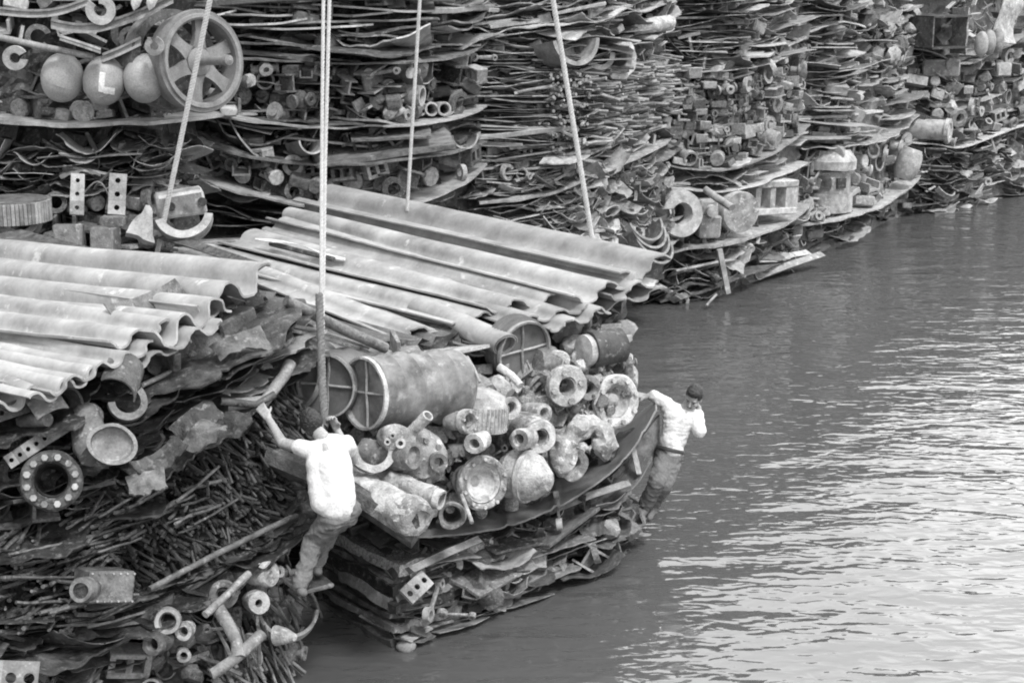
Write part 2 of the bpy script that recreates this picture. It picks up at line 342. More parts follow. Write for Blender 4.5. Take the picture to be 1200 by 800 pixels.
def fill_blocks(t, s0, s1, seed, mats, kinds=BLK, fillx=0.9, prot=0.2, yawj=0.5, jity=0.2, tiltj=0.15, out=0.0):
    rg=random.Random(seed); xm=(t.x0+t.x1)/2; hgt=abs(t.y(xm,0)-t.y(xm,1)); sm=(s0+s1)/2; n=max(1,int(round(hgt/(sm*0.72))))
    for j in range(n):
        x=t.x0+rg.uniform(0,s0)
        while x < t.x1:
            S=rg.uniform(s0,s1); cx=x+S/2
            if cx>t.x1: break
            s=(j+rg.uniform(-jity,jity))/n; s=min(max(s,0.0),0.97)
            put(t,rg.choice(kinds),cx,t.y(cx,s),S,rg.choice(mats),rg,slope=t.slope(cx,s),yaw=rg.gauss(0,yawj),roll=rg.gauss(0,tiltj),pitch=rg.gauss(0,tiltj),inn=-(out+rg.uniform(-1,1)*prot)*SC)
            x += S*fillx*rg.uniform(0.8,1.25)
def fill_rods(t, n, seed, mat, length=1.3, spread=0.25, yaw0=0.0, pitch0=0.0, thick=1.0, prot=0.35):
    rg=random.Random(seed)
    for i in range(n):
        px=rg.uniform(t.x0,t.x1); s=rg.random(); Z=t.st.Z(px)
        L=length*SC*rg.uniform(0.6,1.3); th=thick*rg.uniform(0.7,1.4)*SC
        kn,cat=KN['iron_rod']; v=rg.choice(PROTO['iron_rod'])
        T=t.st.frame(px,t.y(px,s),t.slope(px,s),-rg.uniform(0,1)*prot*SC)@Matrix.Rotation(yaw0+rg.gauss(0,spread),4,'Z')@Matrix.Rotation(pitch0+rg.gauss(0,spread*0.6),4,'X')@Matrix.Diagonal((th,L,th,1))
        item('iron_rod',v,T,3.0*13/Z*th+rg.random(),mat,t.key,'%s %s sticking out of %s of %s'%(MATW[mat],kn,t.name,STNAME[t.key]),cat,('rod ends in %s of %s'%(t.name,STNAME[t.key]),MATW[mat]))
def fill_tangle(t, n, s0, s1, seed, mats, kinds=('bent_wire','curved_strip','bent_wire','curled_plate','connecting_rod','plank_bar'), prot=0.2, rot=0.5):
    rg=random.Random(seed)
    for i in range(n):
        px=rg.uniform(t.x0,t.x1); s=rg.random(); S=rg.uniform(s0,s1); k=rg.choice(kinds)
        kw={}
        if k=='curled_plate': kw=dict(d=m(S,t.st.Z(px))*rg.uniform(0.5,1.2))
        if k=='plank_bar': kw=dict(d=m(S,t.st.Z(px))*rg.uniform(0.08,0.25),hz=m(S,t.st.Z(px))*1.0)
        put(t,k,px,t.y(px,s),S,rg.choice(mats),rg,slope=t.slope(px,s),yaw=rg.gauss(0,rot),roll=rg.gauss(0,rot*0.8),pitch=rg.gauss(0,rot*0.6),inn=-rg.uniform(-1,1)*prot*SC,**kw)
def stuff(t, n, s0, s1, seed, mat, inn=0.12, kinds=None):
    """uncountable small debris between and behind the pieces"""
    rg=random.Random(seed+500)
    for i in range(n):
        px=rg.uniform(t.x0,t.x1); s=rg.uniform(0,1); S=rg.uniform(s0,s1); k=rg.choice(kinds or ['steel_plate','curled_plate','iron_block','plank_bar','bent_wire','girder_stub','angle_bracket'])
        kw={}
        if 'plate' in k: kw=dict(d=m(S,t.st.Z(px))*1.0,hz=m(S,t.st.Z(px))*0.8)
        if k=='plank_bar': kw=dict(d=m(S,t.st.Z(px))*0.6,hz=m(S,t.st.Z(px))*0.8)
        put(t,k,px,t.y(px,s),S,mat,rg,slope=t.slope(px,s),yaw=rg.gauss(0,0.5),roll=rg.gauss(0,0.25),pitch=rg.gauss(0,0.2),inn=inn*SC*rg.uniform(0.3,1.5),stuffonly=True,**kw)
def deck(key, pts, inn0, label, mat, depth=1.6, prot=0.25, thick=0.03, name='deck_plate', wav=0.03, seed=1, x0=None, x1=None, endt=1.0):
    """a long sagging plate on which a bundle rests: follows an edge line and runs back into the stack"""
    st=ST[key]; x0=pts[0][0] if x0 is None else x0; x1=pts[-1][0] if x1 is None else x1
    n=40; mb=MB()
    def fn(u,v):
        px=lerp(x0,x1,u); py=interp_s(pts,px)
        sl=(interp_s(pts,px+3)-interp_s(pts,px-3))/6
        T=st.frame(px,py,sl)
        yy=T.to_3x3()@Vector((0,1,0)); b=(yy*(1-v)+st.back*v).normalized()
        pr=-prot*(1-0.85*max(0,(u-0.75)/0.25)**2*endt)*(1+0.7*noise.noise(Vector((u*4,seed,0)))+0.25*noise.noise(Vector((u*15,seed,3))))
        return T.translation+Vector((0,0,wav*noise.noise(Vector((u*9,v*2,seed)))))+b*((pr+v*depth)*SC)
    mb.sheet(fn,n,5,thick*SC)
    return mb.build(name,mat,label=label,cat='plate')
def interp_s(pts,x):
    # smooth interpolation
    if x<=pts[0][0] or x>=pts[-1][0] or len(pts)<3: return interp(pts,x)
    for i in range(len(pts)-1):
        if pts[i][0]<=x<=pts[i+1][0]: break
    p0=pts[max(i-1,0)][1]; p1=pts[i][1]; p2=pts[i+1][1]; p3=pts[min(i+2,len(pts)-1)][1]
    h=pts[i+1][0]-pts[i][0]; t=(x-pts[i][0])/h
    m1=(p2-p0)/(pts[i+1][0]-pts[max(i-1,0)][0])*h; m2=(p3-p1)/(pts[min(i+2,len(pts)-1)][0]-pts[i][0])*h
    t2=t*t;t3=t2*t
    return (2*t3-3*t2+1)*p1+(t3-2*t2+t)*m1+(-2*t3+3*t2)*p2+(t3-t2)*m2
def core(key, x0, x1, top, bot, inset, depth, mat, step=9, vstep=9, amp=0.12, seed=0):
    """added backing inside a stack: blocks see-through, its dark colour shades the gaps"""
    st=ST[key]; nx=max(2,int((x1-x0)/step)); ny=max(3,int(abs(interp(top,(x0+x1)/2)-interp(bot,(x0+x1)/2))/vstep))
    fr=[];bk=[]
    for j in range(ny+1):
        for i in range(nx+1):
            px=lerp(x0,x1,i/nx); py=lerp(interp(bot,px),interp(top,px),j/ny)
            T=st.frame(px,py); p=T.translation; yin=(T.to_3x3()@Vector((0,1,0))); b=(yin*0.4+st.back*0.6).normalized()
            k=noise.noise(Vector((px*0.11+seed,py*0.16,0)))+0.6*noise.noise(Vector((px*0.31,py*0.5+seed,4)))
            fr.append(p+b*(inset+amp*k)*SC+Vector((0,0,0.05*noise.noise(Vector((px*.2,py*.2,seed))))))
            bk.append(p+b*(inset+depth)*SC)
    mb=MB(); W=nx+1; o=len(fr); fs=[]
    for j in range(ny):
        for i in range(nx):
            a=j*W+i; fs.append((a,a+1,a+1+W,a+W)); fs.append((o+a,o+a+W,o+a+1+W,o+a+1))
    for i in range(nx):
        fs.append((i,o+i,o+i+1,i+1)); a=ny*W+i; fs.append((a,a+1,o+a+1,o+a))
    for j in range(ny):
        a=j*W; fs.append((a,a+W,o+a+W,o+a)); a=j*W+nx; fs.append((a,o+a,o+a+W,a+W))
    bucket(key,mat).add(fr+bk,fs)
SUN_EL=58; SUN_ROT=150; SUNE=1.5; SKYS=0.1; CLOUD=0.85; CLOUDV=7.3; CLOUDB=19.0; EXPO=1.2
WBASE=0.07; WIOR=1.6; WAVE=0.05
# ================================================================ tiers of every stack (edge lines traced as px, py)
# --- A : stack with the spoked wheel
A_d1=[(-90,136),(0,138),(60,143),(120,144),(200,139),(248,134),(285,136)]
tA0=Tier('A',-90,250,[(-90,-120),(250,-120)],[(-90,0),(250,0)],'the top tier')
tA1=Tier('A',-90,250,[(-90,-2),(250,-2)],A_d1,'the upper tier')
tA2=Tier('A',-90,250,[(x,y+6) for x,y in A_d1],[(-90,298),(250,298)],'the lower tier')
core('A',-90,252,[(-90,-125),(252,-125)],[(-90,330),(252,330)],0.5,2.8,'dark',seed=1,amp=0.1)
fill_plates(tA0,9,60,140,'mid',1,mats=['mid','midd'])
stuff(tA1,60,15,40,3,'midd',inn=0.45)
tA1b=Tier('A',-90,190,[(-90,122),(200,122)],A_d1,'the upper tier')
fill_blocks(tA1b,20,34,4,['mid','midd','light'],kinds=['girder_stub','channel_stub','iron_block','angle_bracket','round_plug','girder_stub','channel_stub'],prot=0.1,yawj=0.3)
tA1c=Tier('A',-90,190,[(-90,38),(190,24)],[(-90,66),(190,70)],'the upper tier')
fill_tangle(tA1c,16,18,42,5,['mid','light','midd'],kinds=('girder_stub','angle_bracket','channel_stub','plank_bar','open_ring'),rot=0.3)
tA1t=Tier('A',-90,190,[(-90,-10),(190,-10)],[(-90,14),(190,14)],'the upper tier')
fill_blocks(tA1t,18,32,6,['mid','midd','light'],prot=0.1)
tA2u=Tier('A',-60,240,[(-60,172),(240,165)],[(-60,232),(240,225)],'the lower tier')
fill_tangle(tA2u,44,25,70,7,['midd','mid','dark','midd'],kinds=('bent_wire','curled_plate','steel_plate','curled_plate','plank_bar'),rot=0.5)
fill_plates(tA2u,11,35,80,'midd',8,mats=['midd','mid'],curl=0.7,depth=0.7,pit=0.15)
tA2l=Tier('A',-60,240,[(-60,225),(240,228)],[(-60,300),(240,296)],'the lower tier')
fill_blocks(tA2l,22,38,9,['midd','mid','dark','midd'],prot=0.25)
stuff(tA2,90,20,50,10,'dark',inn=0.35)
deck('A',A_d1,0,'long sagging steel plate carrying the wheel and the three steel globes','mid',prot=0.35,seed=2,thick=0.05)
# --- B : behind the two middle ropes
B1=[(225,62),(300,68),(390,73),(470,72),(530,64),(568,50)]
B2=[(225,128),(300,141),(390,147),(470,145),(530,134),(568,124)]
B3=[(225,160),(300,182),(360,190),(430,189),(500,180),(568,166)]
B4=[(225,205),(270,216),(340,236),(400,240),(470,236),(520,217),(568,192)]
tB0=Tier('B',225,568,[(225,-120),(568,-120)],[(225,0),(568,-6)],'the top tier')
tB1=Tier('B',228,566,[(225,-4),(568,-8)],B1,'the upper tier')
tB2=Tier('B',228,566,[(x,y+4) for x,y in B1],B2,'the part tier')
tB3=Tier('B',228,566,B2,B3,'the curved tier')
tB4=Tier('B',228,566,[(x,y+3) for x,y in B3],B4,'the block tier')
tB5=Tier('B',228,566,[(x,y+4) for x,y in B4],[(225,300),(568,300)],'the bottom tier')
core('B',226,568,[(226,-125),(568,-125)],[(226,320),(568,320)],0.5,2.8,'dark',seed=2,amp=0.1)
fill_plates(tB0,8,70,150,'midd',11,mats=['mid','midd'])
fill_plates(tB1,9,90,190,'midd',12,mats=['mid','midd','midd','light'],curl=0.1,hfac=1.6,depth=1.4)
fill_blocks(tB2,17,30,13,['mid','midd','mid','dark'],prot=0.25)
fill_plates(Tier('B',228,566,tB2.top,tB2.bot,tB2.name),26,60,120,'mid',14,mats=['mid','midd'],curl=0.1)
stuff(tB2,70,14,30,15,'midd',inn=0.25)
fill_plates(tB3,13,90,190,'midd',16,mats=['mid','midd','midd'],curl=0.1,hfac=1.8,depth=1.3)
fill_blocks(tB4,18,30,17,['mid','midd','midd','light'],prot=0.2,kinds=['iron_ring','iron_block','girder_stub','channel_stub','open_ring','hub_casting','round_plug','slotted_casting','iron_block'])
stuff(tB4,60,14,30,18,'dark',inn=0.25)
fill_plates(tB5,9,80,160,'midd',19,mats=['midd','mid','dark'],curl=0.2)
for k,(b_,lb) in enumerate([(B1,'long sagging steel plate under the top plates behind the middle ropes'),(B2,'uneven steel plate under the machine parts behind the middle ropes'),(B3,'curved steel plate with upturned end behind the middle ropes'),(B4,'bowed steel plate carrying rings and blocks just above the corrugated sheets')]):
    deck('B',b_,0,lb,'mid' if k in(1,3) else 'midd',prot=0.32,seed=10+k,thick=0.028)
# --- C : pale ring
C1=[(535,32),(600,34),(660,28),(720,16),(792,2)]
C2=[(535,112),(620,112),(690,112),(740,104),(792,84)]
C3=[(535,176),(600,182),(680,176),(735,158),(792,128)]
C4=[(535,232),(600,228),(690,206),(735,186),(792,160)]
C5=[(535,345),(640,345),(700,345),(792,290)]
tC0=Tier('C',535,790,[(535,-120),(790,-130)],[(535,0),(790,-20)],'the top tier')
tC1=Tier('C',537,788,[(535,-4),(790,-20)],C1,'the top tier')
tC2=Tier('C',537,788,C1,C2,'the thin plate tier')
tC3=Tier('C',537,788,C2,C3,'the long rod tier')
tC4=Tier('C',537,788,C3,C4,'the plank tier')
tC5=Tier('C',537,788,C4,C5,'the lowest tier')
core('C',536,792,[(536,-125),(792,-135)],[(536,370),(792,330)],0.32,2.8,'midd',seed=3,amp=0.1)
fill_plates(tC0,8,60,130,'mid',21,mats=['mid','midd'])
fill_plates(tC1,8,70,150,'light',22,mats=['light','mid'],curl=0.5,hfac=1.2)
fill_plates(tC2,6,60,140,'mid',23,mats=['mid','midd','light','mid'],curl=0.3,hfac=0.9)
tC3l=Tier('C',537,650,C2,C3,'the long rod tier'); fill_plates(tC3l,3.6,70,140,'mid',24,mats=['mid','midd','mid'],curl=0.0,hfac=0.5)
tC3r=Tier('C',640,788,[(640,85),(700,80),(792,66)],C3,'the long rod tier')
fill_rods(tC3r,420,25,'mid',spread=0.25,yaw0=0.3,thick=2.2,length=0.9,prot=0.45)
stuff(tC3r,80,10,24,26,'midd',inn=0.15)
fill_plates(Tier('C',640,788,[(640,130),(792,100)],C3,'the long rod tier'),5,40,90,'mid',27,mats=['mid','midd'],curl=0.4,hfac=0.5)
fill_plates(tC4,8,50,130,'mid',28,mats=['mid','light','midd'],curl=0.5,hfac=1.2)
fill_blocks(Tier('C',560,700,[(560,188),(700,186)],[(560,212),(700,206)],tC4.name),14,22,29,['mid','light'])
fill_plates(Tier('C',537,660,C4,C5,tC5.name),7,50,120,'mid',30,mats=['mid','light','midd'],curl=0.5)
tC5r=Tier('C',630,788,C4,[(630,300),(700,310),(792,285)],tC5.name)
fill_plates(tC5r,5,26,66,'light',31,mats=['mid','light','mid'],curl=0.8,depth=0.6,pit=0.25,hfac=1.3)
fill_tangle(tC5r,110,16,40,32,['mid','light','midd'],kinds=('bent_wire','curved_strip','curled_plate','bent_wire'),rot=0.6)
stuff(tC5r,90,10,28,33,'mid',inn=0.1)
deck('C',C1,0,'pale buckled sheet with a scooped edge at the top of the photo','light',prot=0.20,seed=20,thick=0.021,wav=0.12)
deck('C',C2,0,'flat plate between the pale ring and the rods below it','mid',prot=0.11,seed=21,thick=0.021)
deck('C',[(560,188),(600,186),(680,180),(735,160),(794,128)],0,'plate lying over the slanting plank below the rod tier','midd',prot=0.14,seed=22,thick=0.028)
deck('C',[(560,236),(640,226),(690,204),(735,184),(794,156)],0,'pale slanting plank edge rising to the right behind the rightmost rope','light',prot=0.23,seed=23,thick=0.042)
deck('C',[(640,318),(700,306),(745,298),(794,280)],0,'light plate just above the far end of the corrugated sheets','light',prot=0.23,seed=24,thick=0.035)
# --- D : thick ring by the water
D1=[(770,82),(850,82),(900,72),(948,54)]
D2=[(770,190),(800,196),(850,196),(900,176),(948,146)]
D3=[(770,218),(850,222),(900,206),(948,190)]
D4=[(755,300),(800,288),(855,281),(900,264),(948,240)]
D5=[(770,372),(830,350),(900,318),(948,298)]
tD0=Tier('D',770,948,[(770,-120),(948,-130)],[(770,0),(948,-16)],'the top tier')
tD1=Tier('D',772,946,[(770,-6),(948,-18)],D1,'the long plate tier')
tD2=Tier('D',775,946,D1,D2,'the casting tier')
tD3=Tier('D',775,946,D2,D3,'the thin plate tier')
tD4=Tier('D',775,946,D3,D4,'the ring tier')
tD5=Tier('D',772,946,D4,D5,'the waterline debris')
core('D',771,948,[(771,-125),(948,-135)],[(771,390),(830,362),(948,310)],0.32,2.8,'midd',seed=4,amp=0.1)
fill_plates(tD0,8,60,130,'mid',41,mats=['mid','midd'])
fill_plates(tD1,5.5,60,150,'mid',42,mats=['mid','midd','light','mid'],curl=0.2,hfac=0.6)
fill_blocks(tD2,13,24,43,['mid','mid','midd'],prot=0.3,fillx=0.8,yawj=0.3)
fill_blocks(tD2,10,20,44,['mid','midd'],prot=0.1,fillx=1.2)
fill_plates(Tier('D',775,946,D1,[(770,105),(948,85)],tD2.name),8,40,90,'mid',45,mats=['mid'],curl=0.1)
stuff(tD2,90,10,26,46,'mid',inn=0.15)
fill_plates(tD3,6,40,90,'light',47,mats=['light','mid'],curl=0.4)
stuff(tD4,70,12,28,48,'mid',inn=0.35)
fill_plates(tD5,9,40,90,'mid',49,mats=['mid','light','midd','midd'],curl=0.6,pit=0.2)
fill_tangle(tD5,26,16,40,50,['mid','light','midd'],rot=0.6)
stuff(tD5,80,12,34,51,'dark',inn=0.1)
deck('D',D1,0,'flat plate dividing the long plates from the castings, third stack from the right','mid',prot=0.19,seed=30,thick=0.021)
deck('D',D2,0,'bowed plate with a raised right end carrying the small castings','mid',prot=0.24,seed=31,thick=0.035)
deck('D',D3,0,'thin buckled plate just over the thick iron ring','light',prot=0.24,seed=32,thick=0.028)
deck('D',D4,0,'long pale plate carrying the thick iron ring and the round drum by the water','light',prot=0.33,seed=33,thick=0.049)
deck('D',[(770,352),(820,340),(880,316),(950,296)],0,'wet plate lying at the waterline below the thick iron ring','midd',prot=0.19,seed=34,thick=0.028,x1=948)
# --- E : white tank
E1=[(930,84),(988,82),(1030,70),(1078,46)]
E2=[(930,140),(988,140),(1030,128),(1078,104)]
E3=[(930,172),(988,170),(1030,158),(1078,132)]
E4=[(930,262),(960,258),(990,252),(1030,234),(1078,204)]
E5=[(930,308),(988,284),(1030,265),(1078,248)]
tE0=Tier('E',930,1076,[(930,-100),(1078,-110)],[(930,0),(1078,-16)],'the top tier')
tE1=Tier('E',932,1076,[(930,-6),(1078,-18)],E1,'the top plate tier')
tE2=Tier('E',934,1076,E1,E2,'the pale plate tier')
tE3=Tier('E',934,1076,E2,E3,'the wide sheet tier')
tE4=Tier('E',936,1074,E3,E4,'the casting tier')
tE5=Tier('E',934,1074,E4,E5,'the waterline debris')
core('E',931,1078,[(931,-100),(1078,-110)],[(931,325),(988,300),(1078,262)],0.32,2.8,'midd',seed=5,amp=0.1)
fill_plates(tE0,8,50,100,'mid',61,mats=['mid','midd'])
fill_plates(tE1,6,40,110,'mid',62,mats=['mid','light','midd'],curl=0.4,hfac=0.8)
fill_tangle(Tier('E',1010,1074,[(1010,30),(1078,20)],[(1010,90),(1078,78)],tE1.name),70,10,26,63,['midd','mid'],kinds=('bent_wire','curled_plate','bent_wire','casting_lump'),rot=0.8)
fill_plates(tE2,6,40,90,'light',64,mats=['light','mid','mid'],curl=0.5,hfac=1.1)
fill_plates(tE3,8,60,120,'light',65,mats=['light','mid'],curl=0.1,depth=1.3,prot=0.5)
fill_blocks(tE4,15,26,66,['mid','light','mid','light'],prot=0.3,kinds=BLK+['round_plug','hub_casting','valve_fitting'])
fill_tangle(tE4,34,14,32,67,['light','mid','midd'],rot=0.7)
stuff(tE4,60,10,24,68,'mid',inn=0.2)
fill_plates(tE5,8,30,80,'mid',69,mats=['mid','light','midd'],curl=0.6,pit=0.15)
stuff(tE5,60,12,30,70,'midd',inn=0.1)
deck('E',E1,0,'level plate under the top plates, second stack from the right','mid',prot=0.19,seed=40,thick=0.021)
deck('E',E3,0,'wide pale sheet sticking out above the round castings','light',prot=0.35,seed=41,thick=0.028,wav=0.08)
deck('E',E4,0,'pale plate carrying the round castings and white tank near the water','light',prot=0.30,seed=42,thick=0.042)
# --- F : farthest stack
F1=[(1062,56),(1090,62),(1120,74),(1160,58),(1200,40),(1290,10)]
F2=[(1062,166),(1090,168),(1120,172),(1160,158),(1200,143),(1290,110)]
F5=[(1062,254),(1120,246),(1160,242),(1200,232),(1290,212)]
tF0=Tier('F',1062,1285,[(1062,-60),(1290,-90)],[(1062,0),(1290,-20)],'the top tier')
tF1=Tier('F',1064,1285,[(1062,-4),(1290,-40)],F1,'the top tier')
tF2=Tier('F',1066,1285,F1,F2,'the mixed tier')
tF3=Tier('F',1066,1285,F2,F5,'the waterline debris')
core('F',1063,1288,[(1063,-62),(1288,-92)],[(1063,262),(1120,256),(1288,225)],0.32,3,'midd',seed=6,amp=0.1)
fill_plates(tF0,7,40,90,'mid',81,mats=['mid','midd'])
fill_tangle(Tier('F',1110,1200,[(1110,0),(1200,-20)],[(1110,60),(1200,30)],tF1.name),60,12,30,82,['mid','light','midd'],rot=0.7)
fill_plates(Tier('F',1195,1285,tF1.top,tF1.bot,tF1.name),7,30,60,'mid',83,mats=['mid','midd'])
fill_blocks(tF2,12,22,84,['mid','light','midd','mid'],prot=0.3)
fill_tangle(tF2,60,12,28,85,['light','mid','midd'],rot=0.6)
fill_plates(tF2,16,30,70,'mid',86,mats=['mid','midd'],curl=0.3)
stuff(tF2,80,10,22,87,'midd',inn=0.2)
fill_plates(tF3,7,28,70,'mid',88,mats=['mid','light','midd','midd'],curl=0.7,pit=0.2)
fill_tangle(tF3,40,14,34,89,['light','mid'],rot=0.6)
stuff(tF3,80,10,26,90,'midd',inn=0.1)
deck('F',F1,0,'bent plate carrying the black box body in the farthest stack','mid',prot=0.30,seed=50,thick=0.028)
deck('F',F2,0,'long plate carrying the horizontal cylinder in the farthest stack','light',prot=0.24,seed=51,thick=0.035)
for q_,(t_,n_,s0_,s1_,ms_) in enumerate([(tC1,40,24,70,['light','mid']),(tC2,60,20,60,['mid','light','midd']),(tC4,50,20,60,['mid','light']),(tD1,30,20,60,['mid','midd','light']),(tD3,8,16,44,['light','mid']),(tE1,30,16,44,['mid','midd']),(tE2,16,14,40,['light','mid']),(tF3,50,12,34,['mid','light'])]):
    fill_tangle(t_,n_,s0_,s1_,700+q_,ms_,kinds=('curled_plate','steel_plate','steel_plate','plank_bar','plank_bar'),rot=0.14)
for q_,(t_,n_) in enumerate([(tC1,70),(tC2,90),(tC3l,60),(tC4,90),(tD1,90),(tD2,90),(tE1,70),(tE2,60),(tE3,30),(tB1,70),(tB2,70),(tB3,40),(tB4,60)]):
    stuff(t_,n_,12,34,760+q_,'mid' if t_.key!='B' else 'midd',inn=0.12,kinds=['steel_plate','plank_bar','iron_block','girder_stub','curled_plate','channel_stub'])
fill_blocks(tD2,12,20,790,['mid','mid','midd'],kinds=['iron_block','girder_stub','channel_stub','angle_bracket','iron_block'],prot=0.25,fillx=0.9,yawj=0.2,tiltj=0.06)
# --- L : near left bundle
L0=[(-120,520),(0,470),(75,445),(140,415),(200,392),(262,368),(345,330)]
L1=[(-120,650),(0,612),(70,600),(130,582),(190,548),(250,508),(345,462)]
L2=[(-120,742),(0,712),(80,706),(150,700),(210,676),(270,640),(345,598)]
L3=[(-120,835),(0,790),(80,765),(140,748),(190,712),(250,672),(345,610)]
L4=[(-120,960),(0,900),(150,860),(250,835),(345,790)]
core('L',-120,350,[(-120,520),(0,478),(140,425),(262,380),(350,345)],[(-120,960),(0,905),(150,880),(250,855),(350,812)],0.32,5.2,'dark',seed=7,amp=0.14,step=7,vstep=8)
tL1=Tier('L',-100,342,L0,L1,'the plate tier'); tL2=Tier('L',-100,344,L1,L2,'the rod tier'); tL3=Tier('L',-100,340,L2,L3,'the thin plate tier'); tL4=Tier('L',-100,345,L3,L4,'the bottom tier')
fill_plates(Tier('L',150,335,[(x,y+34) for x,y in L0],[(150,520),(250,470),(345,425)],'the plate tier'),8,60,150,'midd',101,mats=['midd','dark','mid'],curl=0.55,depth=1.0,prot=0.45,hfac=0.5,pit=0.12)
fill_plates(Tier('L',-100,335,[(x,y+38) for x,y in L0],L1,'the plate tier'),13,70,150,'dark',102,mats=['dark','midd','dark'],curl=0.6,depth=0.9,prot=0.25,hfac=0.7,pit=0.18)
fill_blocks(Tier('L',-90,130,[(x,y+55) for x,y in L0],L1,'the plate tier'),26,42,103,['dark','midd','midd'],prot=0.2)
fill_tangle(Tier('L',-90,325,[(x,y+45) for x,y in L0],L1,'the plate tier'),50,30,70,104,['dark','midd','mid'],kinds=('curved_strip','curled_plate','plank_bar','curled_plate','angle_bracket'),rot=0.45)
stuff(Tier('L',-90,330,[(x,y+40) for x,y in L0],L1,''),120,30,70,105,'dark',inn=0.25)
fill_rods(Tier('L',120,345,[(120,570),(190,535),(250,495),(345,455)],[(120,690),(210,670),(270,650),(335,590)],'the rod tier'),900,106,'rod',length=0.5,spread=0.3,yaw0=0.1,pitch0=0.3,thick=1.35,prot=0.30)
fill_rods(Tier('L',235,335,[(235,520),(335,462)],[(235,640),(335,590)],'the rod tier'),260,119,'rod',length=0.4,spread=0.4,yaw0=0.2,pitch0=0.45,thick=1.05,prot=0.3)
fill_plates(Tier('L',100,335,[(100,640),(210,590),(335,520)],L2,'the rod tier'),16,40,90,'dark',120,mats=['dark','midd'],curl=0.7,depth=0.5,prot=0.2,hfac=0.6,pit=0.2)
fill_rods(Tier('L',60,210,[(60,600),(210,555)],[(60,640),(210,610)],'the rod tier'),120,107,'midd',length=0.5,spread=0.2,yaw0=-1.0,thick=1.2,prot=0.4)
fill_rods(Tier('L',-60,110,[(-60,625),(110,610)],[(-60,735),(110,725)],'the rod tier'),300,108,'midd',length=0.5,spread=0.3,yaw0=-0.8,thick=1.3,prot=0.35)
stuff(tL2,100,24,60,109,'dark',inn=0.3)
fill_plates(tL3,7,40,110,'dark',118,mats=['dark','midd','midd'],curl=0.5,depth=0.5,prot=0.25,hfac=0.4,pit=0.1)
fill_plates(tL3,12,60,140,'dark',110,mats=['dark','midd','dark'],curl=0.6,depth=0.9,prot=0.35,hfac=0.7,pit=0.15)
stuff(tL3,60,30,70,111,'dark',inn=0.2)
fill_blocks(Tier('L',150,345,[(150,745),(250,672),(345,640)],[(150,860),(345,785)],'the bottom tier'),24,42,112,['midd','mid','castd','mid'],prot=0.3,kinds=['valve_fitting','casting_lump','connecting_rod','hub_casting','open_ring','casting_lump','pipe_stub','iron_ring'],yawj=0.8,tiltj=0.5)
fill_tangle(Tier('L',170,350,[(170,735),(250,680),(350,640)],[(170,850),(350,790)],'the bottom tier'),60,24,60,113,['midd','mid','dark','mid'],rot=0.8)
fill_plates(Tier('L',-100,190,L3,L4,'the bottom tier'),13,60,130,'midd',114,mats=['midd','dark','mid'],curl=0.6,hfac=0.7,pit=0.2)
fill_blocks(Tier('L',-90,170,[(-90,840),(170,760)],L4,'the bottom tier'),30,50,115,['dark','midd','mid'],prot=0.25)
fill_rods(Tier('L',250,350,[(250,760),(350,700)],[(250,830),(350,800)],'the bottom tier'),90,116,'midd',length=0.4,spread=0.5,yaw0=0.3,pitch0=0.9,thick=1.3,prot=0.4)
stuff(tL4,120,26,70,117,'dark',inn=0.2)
# L end side (faces the gap with the climbing man)
# --- MU : slung bundle
U0=[(325,395),(420,405),(540,405),(600,385),(690,372),(785,345)]
U1=[(325,545),(420,588),(500,626),(560,618),(620,600),(700,556),(745,515),(785,462)]
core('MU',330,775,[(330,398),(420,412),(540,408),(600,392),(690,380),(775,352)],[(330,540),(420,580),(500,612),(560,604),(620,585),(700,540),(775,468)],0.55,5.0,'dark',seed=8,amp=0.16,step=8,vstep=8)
fill_blocks(Tier('MU',400,725,[(400,480),(540,450),(600,440),(700,400),(725,395)],[(400,560),(500,596),(560,582),(640,545),(725,475)],'the valve heap'),22,36,121,['cast','cast','castd','light'],prot=0.12,kinds=['valve_fitting','casting_lump','valve_fitting','hub_casting','pipe_stub','casting_lump','round_plug','valve_fitting'],yawj=0.9,tiltj=0.6,fillx=0.8)
fill_blocks(Tier('MU',395,735,[(395,490),(540,420),(600,430),(700,400),(735,400)],[(395,560),(500,596),(560,578),(640,540),(735,455)],'the valve heap'),26,44,122,['castd','midd','castd'],prot=0.1,kinds=['casting_lump','valve_fitting','iron_block','hub_casting','angle_bracket'],yawj=0.9,tiltj=0.6)
stuff(Tier('MU',330,740,[(x,y+24) for x,y in U0],[(330,535),(420,570),(500,600),(560,596),(640,575),(740,500)],''),120,22,46,123,'castd',inn=0.4,kinds=['casting_lump','iron_block','valve_fitting','angle_bracket','curled_plate'])
hz_=[(400,470),(470,505),(540,470),(600,430),(700,400),(735,400)]; hb_=[(400,560),(500,596),(560,578),(640,540),(700,500),(735,455)]
fill_blocks(Tier('MU',455,715,hz_,hb_,'the valve heap'),24,42,125,['cast','cast','light','castd'],prot=0.1,kinds=['valve_fitting','casting_lump','valve_fitting','hub_casting','casting_lump','valve_fitting','connecting_rod'],yawj=1.0,tiltj=0.9,fillx=0.75,out=0.18)
fill_blocks(Tier('MU',400,712,hz_,hb_,'the valve heap'),12,22,126,['cast','cast','light'],prot=0.15,kinds=['valve_fitting','casting_lump','iron_block','angle_bracket'],yawj=1.0,tiltj=0.9,fillx=1.0,out=0.2)
fill_blocks(Tier('MU',430,708,[(430,492),(470,500),(540,485),(600,450),(700,425),(740,420)],[(430,560),(500,585),(560,560),(640,530),(740,450)],'the valve heap'),10,19,127,['cast','castd','cast','light'],prot=0.2,kinds=['valve_fitting','casting_lump','valve_fitting','casting_lump','connecting_rod','iron_block'],yawj=1.2,tiltj=1.0,fillx=1.0,out=0.18)
